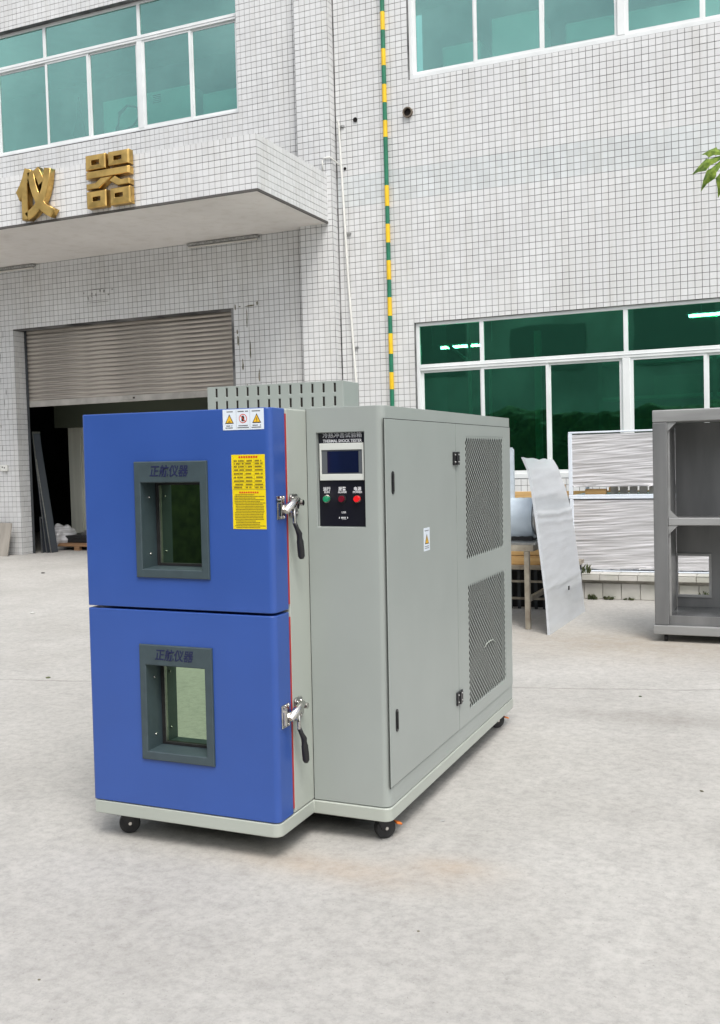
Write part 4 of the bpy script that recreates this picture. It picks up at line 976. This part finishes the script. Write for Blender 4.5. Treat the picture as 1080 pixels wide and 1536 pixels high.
# latches
def latch(zc, lb):
    L_ = empty('latch', (Wd, 0.008, zc)); L_.parent = mc; L_['label'] = lb; L_.scale = (0.82, 0.78, 0.90)
    b = BM(); box(b, 0.0005, 0.006, 0.032, 0.112, -0.050, 0.050); box(b, 0.006, 0.022, 0.040, 0.058, -0.038, 0.038); box(b, 0.006, 0.018, 0.058, 0.100, -0.012, 0.012)
    box(b, 0.006, 0.030, 0.028, 0.034, 0.020, 0.036)
    obj('strike_plate', b, 'steel', L_, bevel=0.003)
    for z_ in (-0.042, 0.042):
        for v_ in (0.07, 0.10):
            b = BM(); bmesh.ops.create_uvsphere(b, u_segments=10, v_segments=6, radius=0.006, matrix=Matrix.Translation((0.006, v_, z_))); obj('bolt', b, 'steel', L_, smooth=True)
    # body mounting: two lobed plate behind the cam
    b = BM()
    for z_ in (0.036, -0.030):
        prism(b, arc(0, 0, 0.017, 90, 270, 8) + [(0.046, -0.017), *arc(0.046, 0, 0.017, -90, 90, 8)], 0.0, 0.010)
        n = len(arc(0, 0, 0.017, 90, 270, 8) + [(0, 0)] + arc(0, 0, 1, 0, 1, 8)) * 2
        for v in b.verts:
            if not v.tag: v.co = Vector((v.co.z + 0.001, v.co.x + 0.185, v.co.y + z_)); v.tag = True
    box(b, 0.001, 0.009, 0.176, 0.235, -0.030, 0.036)
    obj('mounting_plate', b, 'steel_dull', L_, bevel=0.002)
    for z_ in (0.036, -0.030):
        for v_ in (0.188, 0.228):
            b = BM(); bmesh.ops.create_uvsphere(b, u_segments=10, v_segments=6, radius=0.0065, matrix=Matrix.Translation((0.011, v_, z_))); obj('bolt', b, 'steel', L_, smooth=True)
    # cam arm: curved bar from pivot over to the door strike
    b = BM(); pts = []
    for i in range(9):
        a = i / 8; pts.append((0.022 + 0.016 * math.sin(a * 3.1), 0.235 - 0.150 * a, 0.022 - 0.040 * a * a + 0.012 * math.sin(a * 3.14)))
    tube(b, pts, [0.012, 0.014, 0.015, 0.016, 0.018, 0.020, 0.021, 0.020, 0.014], 12); obj('cam_arm', b, 'steel', L_, smooth=True, angle=50)
    b = BM(); b.free()
    for (xa, v_, z_, r0) in ((0.046, 0.232, 0.014, 0.013), (0.050, 0.165, 0.004, 0.014), (0.048, 0.110, -0.012, 0.012)):
        b = BM(); tube(b, [(0.010, v_, z_), (xa, v_, z_)], r0, 14); obj('pivot', b, 'steel', L_, smooth=True, angle=40)
    # lever
    b = BM(); hp = [(0.034, 0.150, 0.0), (0.036, 0.146, -0.040), (0.040, 0.143, -0.068), (0.045, 0.158, -0.095), (0.048, 0.172, -0.118)]
    tube(b, hp, [0.010, 0.009, 0.009, 0.009, 0.010], 10); obj('lever', b, 'steel' , L_, smooth=True)
    b = BM(); tube(b, [(0.039, 0.1435, -0.066), (0.045, 0.158, -0.096), (0.049, 0.172, -0.118), (0.050, 0.177, -0.150), (0.051, 0.181, -0.185), (0.052, 0.184, -0.215), (0.052, 0.185, -0.226)], [0.0105, 0.011, 0.015, 0.0165, 0.0175, 0.017, 0.010], 12); obj('grip', b, 'black', L_, smooth=True)
latch(1.366, 'upper chrome door latch with black lever'); latch(0.565, 'lower chrome door latch with black lever')

# control panel in its recess
pn = BM(); box(pn, 0.9075, 1.1115, vc + 0.0185, vc + 0.0198, 1.2775, 1.6495); pn = obj('control_panel', pn, 'panel_black', mc)
yb = vc + 0.0183
bz = BM(); wall_boxes(bz, 0.914, 1.106, 1.461, 1.609, yb - 0.008, yb, [(0.922, 1.099, 1.486, 1.582)]); bz = obj('screen_bezel', bz, 'bezel_white', pn, bevel=0.0015, seg=1)
b = BM(); box(b, 0.9225, 1.0985, yb - 0.004, yb - 0.0005, 1.4865, 1.5815); obj('screen_border', b, 'screen_grey', pn)
b = BM(); box(b, 0.947, 1.083, yb - 0.0048, yb - 0.0042, 1.491, 1.577); obj('screen', b, 'screen_blue', pn)
ytx = yb - 0.0008
text('冷热冲击试验箱', 0.0215, 'ink_white', pn, (1.012, ytx, 1.6385), (1, 0, 0), (0, 0, 1), sx=1.14, ext=0.0003)
text('THERMAL SHOCK TESTER', 0.0165, 'ink_white', pn, (1.012, ytx, 1.6175), (1, 0, 0), (0, 0, 1), sx=0.88, ext=0.0003, off=0.0003)
for cx, cn, en, mt in ((0.941, '运行', 'RUN', 'btn_green'), (1.008, '报警', 'ALARM', 'btn_dred'), (1.074, '电源', 'POWER', 'btn_red')):
    text(cn, 0.0165, 'ink_white', pn, (cx, ytx, 1.426), (1, 0, 0), (0, 0, 1), ext=0.0003, off=0.0003); text(en, 0.0115, 'ink_white', pn, (cx, ytx, 1.4135), (1, 0, 0), (0, 0, 1), ext=0.0003, off=0.0002)
    b = BM(); tube(b, [(cx, yb - 0.0005, 1.387), (cx, yb - 0.006, 1.387)], 0.0165, 24); tube(b, [(cx, yb - 0.0062, 1.387), (cx, yb - 0.016, 1.387)], [0.0128, 0.0120], 24, mi=1)
    o = obj('push_button', b, [('steel' if mt != 'btn_dred' else 'rubber'), mt], pn, smooth=True, angle=40)
    o['label'] = {'btn_green': 'green run button', 'btn_dred': 'dark red alarm lamp', 'btn_red': 'bright red power button'}[mt]
text('USB', 0.0115, 'ink_white', pn, (1.013, ytx, 1.333), (1, 0, 0), (0, 0, 1), ext=0.0003)
b = BM()
for i in range(8):
    if i not in (1, 6): strip(b, 0.992 + i * 0.005, 0.9955 + i * 0.005, 1.3085, 1.3150, ytx)
strip(b, 1.003, 1.024, 1.3045, 1.3052, ytx); obj('lettering', b, 'ink_white', pn)

# side panels on u = Wc
X0 = Wc
b = BM(); box(b, X0 + 0.0002, X0 + 0.0012, 0.309, 1.3, 0.2375, 1.7025); box(b, X0 + 0.0002, X0 + 0.0012, 1.30, 2.228, 1.6995, 1.7025); box(b, X0 + 0.0002, X0 + 0.0012, 1.30, 2.228, 0.2375, 0.2405); obj('panel_gap', b, 'seam', mc)
b = BM(); box(b, X0 + 0.0014, X0 + 0.0050, 0.3125, 1.2165, 0.2410, 1.6990); sdr = obj('side_door', b, 'grey', mc, bevel=0.0015)
# vent panel plate with two perforated fields
b = BM(); wall_boxes(b, 1.2200, 2.2255, 0.2410, 1.6990, 0, 0.0036, [(1.3700, 2.0800, UZ[0], UZ[1]), (1.3850, 2.0950, LZ[0], LZ[1])])
for v in b.verts: v.co = Vector((X0 + 0.0014 + v.co.y, v.co.x, v.co.z))
bmesh.ops.remove_doubles(b, verts=b.verts, dist=1e-5)
vp = obj('vent_panel', b, 'grey', mc)
p, q = 0.0360, 0.01465; hx = [(p / 2 - (p * p / 4 - q * q) / p, 0), ((p * p / 4 - q * q) / p, q)]
hexa = [(hx[0][0], 0), (hx[1][0], q), (-hx[1][0], q), (-hx[0][0], 0), (-hx[1][0], -q), (hx[1][0], -q)]
for (v0, v1_, z0, z1) in ((1.3700, 2.0800, *UZ), (1.3850, 2.0950, *LZ)):
    b = BM(); nr = int((z1 - z0) / q); vc0 = {}
    def V(y, z):
        k = (round(y, 4), round(z, 4))
        if k not in vc0: vc0[k] = b.verts.new((X0 + 0.0036, y, z))
        return vc0[k]
    for j in range(-1, nr + 2):
        for i in range(-1, 21):
            cy = v0 + p / 2 * 0.9 + i * p + (p / 2 if j % 2 else 0); cz = z0 + q * 0.9 + j * q
            solid = (i < 0 and not (j % 2 and i >= 0)) or cy > v1_ - p * 0.45 or cy < v0 + p * 0.3 or j < 0 or cz > z1 - q * 0.6
            out = [(min(max(cy + a, v0 - .006), v1_ + .006), min(max(cz + c_, z0 - .006), z1 + .006)) for a, c_ in hexa]
            if cy - hx[0][0] > v1_ + .004 or cy + hx[0][0] < v0 - .004: continue
            if solid:
                pts = []; 
                for o_ in out:
                    vv = V(*o_)
                    if vv not in pts: pts.append(vv)
                if len(pts) > 2:
                    try: b.faces.new(pts)
                    except ValueError: pass
            else:
                ov = [V(*o_) for o_ in out]; iv = [b.verts.new((X0 + 0.0036, cy + a * 0.86, cz + c_ * 0.84)) for a, c_ in hexa]; bv_ = [b.verts.new((X0 + 0.0026, cy + a * 0.86, cz + c_ * 0.84)) for a, c_ in hexa]
                for k in range(6):
                    try: b.faces.new((ov[k], ov[(k + 1) % 6], iv[(k + 1) % 6], iv[k]))
                    except ValueError: pass
                    b.faces.new((iv[k], iv[(k + 1) % 6], bv_[(k + 1) % 6], bv_[k]))
    obj('perforated_sheet', b, 'grey', vp)
    b = BM(); box(b, X0 - 0.06, X0 - 0.022, v0 - 0.008, v1_ + 0.008, z0 - 0.008, z1 + 0.008); obj('condenser', b, 'hole', vp)
b = BM(); tube(b, [(X0 + 0.0055, 1.66, 0.555), (X0 + 0.0065, 1.70, 0.570), (X0 + 0.007, 1.76, 0.573), (X0 + 0.0065, 1.82, 0.568), (X0 + 0.0055, 1.87, 0.545)], [0.0015, 0.0022, 0.003, 0.0022, 0.0015], 8); obj('cable_tie', b, 'grey_light', vp, smooth=True)
for (v_, z_) in ((1.2105, 1.536), (1.2105, 0.398)):
    b = BM(); box(b, X0 + 0.0052, X0 + 0.014, v_ - 0.044, v_ + 0.044, z_ - 0.031, z_ + 0.031); box(b, X0 + .014, X0 + .019, v_ - .011, v_ + .011, z_ - .031, z_ + .031); obj('hinge', b, 'black', mc, bevel=0.003)
    for dz in (-.017, .017):
        for dv in (-.027, .027):
            b = BM(); bmesh.ops.create_uvsphere(b, u_segments=8, v_segments=5, radius=0.0045, matrix=Matrix.Translation((X0 + 0.014, v_ + dv, z_ + dz))); obj('screw', b, 'steel_dull', bpy.data.objects[-1] if False else mc, smooth=True)
for z_ in (1.448, 0.495):
    b = BM(); pr = arc(0, 0.033, 0.0125, 0, 180, 8) + arc(0, -0.033, 0.0125, 180, 360, 8); prism(b, pr, 0.0052, 0.0085)
    for v in b.verts: v.co = Vector((X0 + v.co.z, 0.386 + v.co.x, z_ + v.co.y))
    b2 = BM(); box(b2, X0 + .0086, X0 + .012, 0.380, 0.392, z_ - 0.035, z_ + 0.035); o = obj('slam_lock', b, 'black', sdr); obj('slam_lock', b2, 'rubber', sdr, bevel=0.002)
b = BM(); box(b, X0 + 0.0051, X0 + 0.0058, 0.745, 0.822, 1.140, 1.240); o = obj('sticker', b, 'sticker_white', sdr); o['label'] = 'small white warning sticker'
bk_, am_ = BM(), BM()
def sideface(bm, pts, x): bm.faces.new([bm.verts.new((x, a, c)) for a, c in pts])
sideface(bk_, [(0.757, 1.170), (0.810, 1.170), (0.7835, 1.214)], X0 + 0.0062); sideface(am_, [(0.764, 1.1735), (0.803, 1.1735), (0.7835, 1.206)], X0 + 0.0066)
sideface(bk_, [(0.7815, 1.183), (0.7855, 1.183), (0.7855, 1.198), (0.7815, 1.198)], X0 + 0.0070)
for zz in (1.226, 1.158, 1.150):
    for i in range(9): sideface(bk_, [(0.757 + i * .006, zz), (0.761 + i * .006, zz), (0.761 + i * .006, zz + .0035), (0.757 + i * .006, zz + .0035)], X0 + 0.0062)
obj('pictogram', bk_, 'ink_dark', sdr); obj('pictogram', am_, 'amber', sdr)
# flat lid and rear hood with slots
b = BM(); box(b, 0.0, 0.735, 0.971, 1.158, 1.7455, 1.910); hood = obj('rear_hood', b, 'grey', mc)
cuts = []
for i in range(12):
    u = 0.052 + i * 0.0581
    for za, zb_ in ((1.858, 1.901), (1.794, 1.838)): cuts.append((u - 0.0055, u + 0.0055, 0.90, 1.00, za, zb_))
cut(hood, cuts); hood.parent = mc
bv = hood.modifiers.new('bevel', 'BEVEL'); bv.width = 0.003; bv.segments = 2; bv.limit_method = 'ANGLE'
b = BM(); box(b, 0.03, 0.71, 0.9985, 0.9995, 1.78, 1.905)
inn = BM()
for c_ in cuts: box(inn, c_[0] + .0002, c_[1] - .0002, 0.975, 0.9999, c_[4] + .0002, c_[5] - .0002)
b.free(); obj('slot_liner', inn, 'hole', hood)
# casters
def caster(u, v, yaw, brake):
    c_ = empty('caster', (u, v, u * 0.0079), (0, 0, yaw)); c_.parent = mc
    b = BM(); tube(b, [(-0.0155, 0.018, 0.043), (0.0155, 0.018, 0.043)], 0.043, 28); obj('wheel', b, 'rubber', c_, smooth=True, angle=40, bevel=0.004)
    b = BM(); tube(b, [(-0.0225, 0.018, 0.043), (0.0225, 0.018, 0.043)], 0.007, 10); obj('axle', b, 'steel', c_, smooth=True, angle=40)
    b = BM()
    box(b, -0.0160, 0.0160, -0.026, 0.044, 0.0870, 0.0884)
    for s_ in (-1, 1):
        x0, x1 = sorted((s_ * 0.0165, s_ * 0.0205)); vs = [(-0.022, 0.088), (0.036, 0.088), (0.036, 0.040), (0.018, 0.028), (0.000, 0.040)]
        A = [b.verts.new((x0, y, z)) for y, z in vs]; B_ = [b.verts.new((x1, y, z)) for y, z in vs]; b.faces.new(A); b.faces.new(B_[::-1])
        for k in range(5): b.faces.new((A[k], A[(k + 1) % 5], B_[(k + 1) % 5], B_[k]))
    box(b, -0.034, 0.034, -0.034, 0.044, 0.0885, 0.0965); obj('fork', b, 'black', c_)
    if brake:
        b = BM(); box(b, -0.018, 0.018, 0.063, 0.092, 0.052, 0.061)
        for v in b.verts:
            if v.co.y > 0.07: v.co.z -= 0.010; v.co.x *= 0.8
        obj('brake_pedal', b, 'orange', c_, bevel=0.004)
caster(0.090, 0.085, -0.9, False); caster(1.125, 0.375, -0.75, True); caster(1.115, 2.12, -0.75, True); caster(0.10, 2.12, 0.3, False)
caster(0.74, 0.42, 2.2, False)

# ================================================================= SMALL THINGS, TREE
b = BM()
for i in range(3): box(b, -6.12 + i * .06, -6.02 + i * .05, 9.30 + i * .02, 9.36 + i * .015, 0.001, 0.006 + i * .004)
def bit(x, y, s, mt, label, cat):
    bm = BM(); bmesh.ops.create_icosphere(bm, subdivisions=1, radius=s)
    for v in bm.verts: v.co = Vector((v.co.x * random.uniform(.7, 1.4) + x, v.co.y * random.uniform(.6, 1.2) + y, max(0.0, v.co.z * 0.35 + s * 0.2)))
    tag(obj(cat.replace(' ', '_'), bm, mt), label, cat)
b.free()
bits = [(48, 920, .03, 'paper', 'pale scrap of paper on the concrete left of the blue doors', 'paper scrap'), (72, 1017, .02, 'weed', 'tiny tuft of moss on the slab joint left of the blue doors', 'moss tuft'),
        (664, 1232, .012, 'stain_grey', 'small grey chip on the concrete right of the front caster', 'chip'), (1052, 1187, .010, 'stain', 'small dark chip on the concrete at the right edge', 'chip'), (64, 860, .03, 'rubber', 'small dark crumb on the concrete near the gate', 'crumb'),
        (627, 1397, .005, 'stain', 'tiny dark speck on the concrete below the front caster', 'speck'), (58, 1470, .005, 'stain', 'tiny dark speck on the concrete at the lower left', 'speck'), (960, 1045, .012, 'weed', 'tiny moss speck on the concrete below the steel cabinet', 'moss speck')]
for (px, py, s, mt, lb, ct) in bits:
    d = F_ + R_ * ((px - 539.55) / 1512.6) - U_ * ((py - 757.9) / 1512.6); t = -camp.z / d.z; g = camp + d * t
    bit(g.x, g.y, s, mt, lb, ct)

# papaya tree just right of the view, one leaf hanging in
tr_ = empty('papaya_tree', (1.15, 10.2, 0), label='papaya tree at the right edge with a lobed leaf hanging into view', cat='tree')
bm = BM(); pts = [(0, 0, 0), (0.03, 0, 1.2), (-0.02, 0.02, 2.4), (-0.06, 0, 3.4), (-0.05, -0.03, 4.3)]; tube(bm, pts, [0.11, 0.09, 0.075, 0.06, 0.045], 12); obj('trunk', bm, 'bark', tr_, smooth=True)
def leafmesh(R0, seed):
    rnd = random.Random(seed); bm = BM(); c0 = bm.verts.new((0, 0, 0))
    lobes = [-150, -108, -70, -35, 0, 35, 70, 108, 150]; ring = []
    for k, a in enumerate(lobes):
        L_ = R0 * (1.0 - abs(a) / 340) * rnd.uniform(.9, 1.08)
        def P(l, da, lift=0): 
            t = math.radians(a + da); rr = l; return bm.verts.new((rr * math.sin(t), rr * math.cos(t), -0.45 * rr * rr / R0 + lift))
        base_l = P(R0 * 0.20, -16); base_r = P(R0 * 0.20, 16)
        s1l, s1r = P(L_ * 0.50, -12), P(L_ * 0.50, 12); s2l, s2r = P(L_ * 0.62, -17), P(L_ * 0.62, 17); s3l, s3r = P(L_ * 0.80, -6), P(L_ * 0.80, 6)
        m1, m2, m3, tip = P(L_ * 0.5, 0, 0.01), P(L_ * 0.62, 0, 0.012), P(L_ * 0.8, 0, 0.006), P(L_, rnd.uniform(-3, 3))
        bm.faces.new((c0, base_l, s1l, m1)); bm.faces.new((c0, m1, s1r, base_r)); bm.faces.new((s1l, s2l, m2, m1)); bm.faces.new((m1, m2, s2r, s1r))
        bm.faces.new((s2l, s3l, m3, m2)); bm.faces.new((m2, m3, s3r, s2r)); bm.faces.new((s3l, tip, m3)); bm.faces.new((m3, tip, s3r))
    bmesh.ops.recalc_face_normals(bm, faces=bm.faces)
    me = bpy.data.meshes.new('leaf'); bm.to_mesh(me); bm.free(); me.materials.append(M['leaf']); return me
lms = [leafmesh(0.34, s) for s in (1, 2, 3)]
def add_leaf(tip, rot, k):
    top = Vector((-0.05, -0.03, 4.25)); tip = Vector(tip); mid = (top + tip) / 2 + Vector((0, 0, 0.10))
    b = BM(); tube(b, [top, mid, tip], [0.014, 0.011, 0.008], 7); obj('petiole', b, 'weed', tr_, smooth=True)
    o = bpy.data.objects.new('leaf', lms[k % 3]); C.objects.link(o); o.parent = tr_; o.location = tip; o.rotation_euler = rot
ly = Vector((-0.80, -0.15, -0.58)).normalized(); lz = Vector((-0.25, -0.93, 0.30)); lx = ly.cross(lz).normalized(); lz = lx.cross(ly)
add_leaf((-1.655, -1.7, 3.83), Matrix((lx, ly, lz)).transposed().to_euler(), 0)
for k, a in enumerate((10, 55, 95, 140, 200, 265, 300)):
    t = math.radians(a); L_ = 0.75
    add_leaf((L_ * math.cos(t) * 1.0 + 0.15, L_ * math.sin(t), 4.25 + random.uniform(-.1, .4)), (math.radians(25), 0, t - math.pi / 2), k + 1)

# building across the yard, behind the camera (seen mirrored in the glass)
ob = empty('opposite_workshop', (-8, -13, 0), label='dark weathered workshop across the yard behind the viewer', cat='building')
b = BM(); box(b, -30, 22, -8, 0, 0, 8.2); obj('wall', b, 'opp', ob)
b = BM(); box(b, -30.5, 22.5, -8.4, 0.6, 8.205, 8.5); obj('roof', b, 'opp', ob)
for i in range(10):
    for z0 in (1.2, 5.0):
        b = BM(); box(b, -28 + i * 5, -25 + i * 5, 0.003, 0.05, z0, z0 + 1.8); obj('window', b, 'opp_win', ob)

hd = empty('added_hedge', (-8, -5.2, 0), label='dark foliage bank added behind the viewer to darken reflections', cat='added_hedge')  # unseen foliage, added so the door glass mirrors something dark
b = BM(); bmesh.ops.create_grid(b, x_segments=160, y_segments=24, size=1)
for v in b.verts:
    a = (v.co.y + 1) / 2 * math.pi; x = v.co.x * 16; n = noise.noise(Vector((x * 1.3, a * 2, 0))) * 0.35 + noise.noise(Vector((x * 5, a * 7, 3))) * 0.2
    v.co = Vector((x, (0.9 + n) * math.cos(a), max(0, (2.9 + n) * math.sin(a) ** 0.6 if math.sin(a) > 0 else 0)))
obj('foliage', b, 'added_hedge', hd)
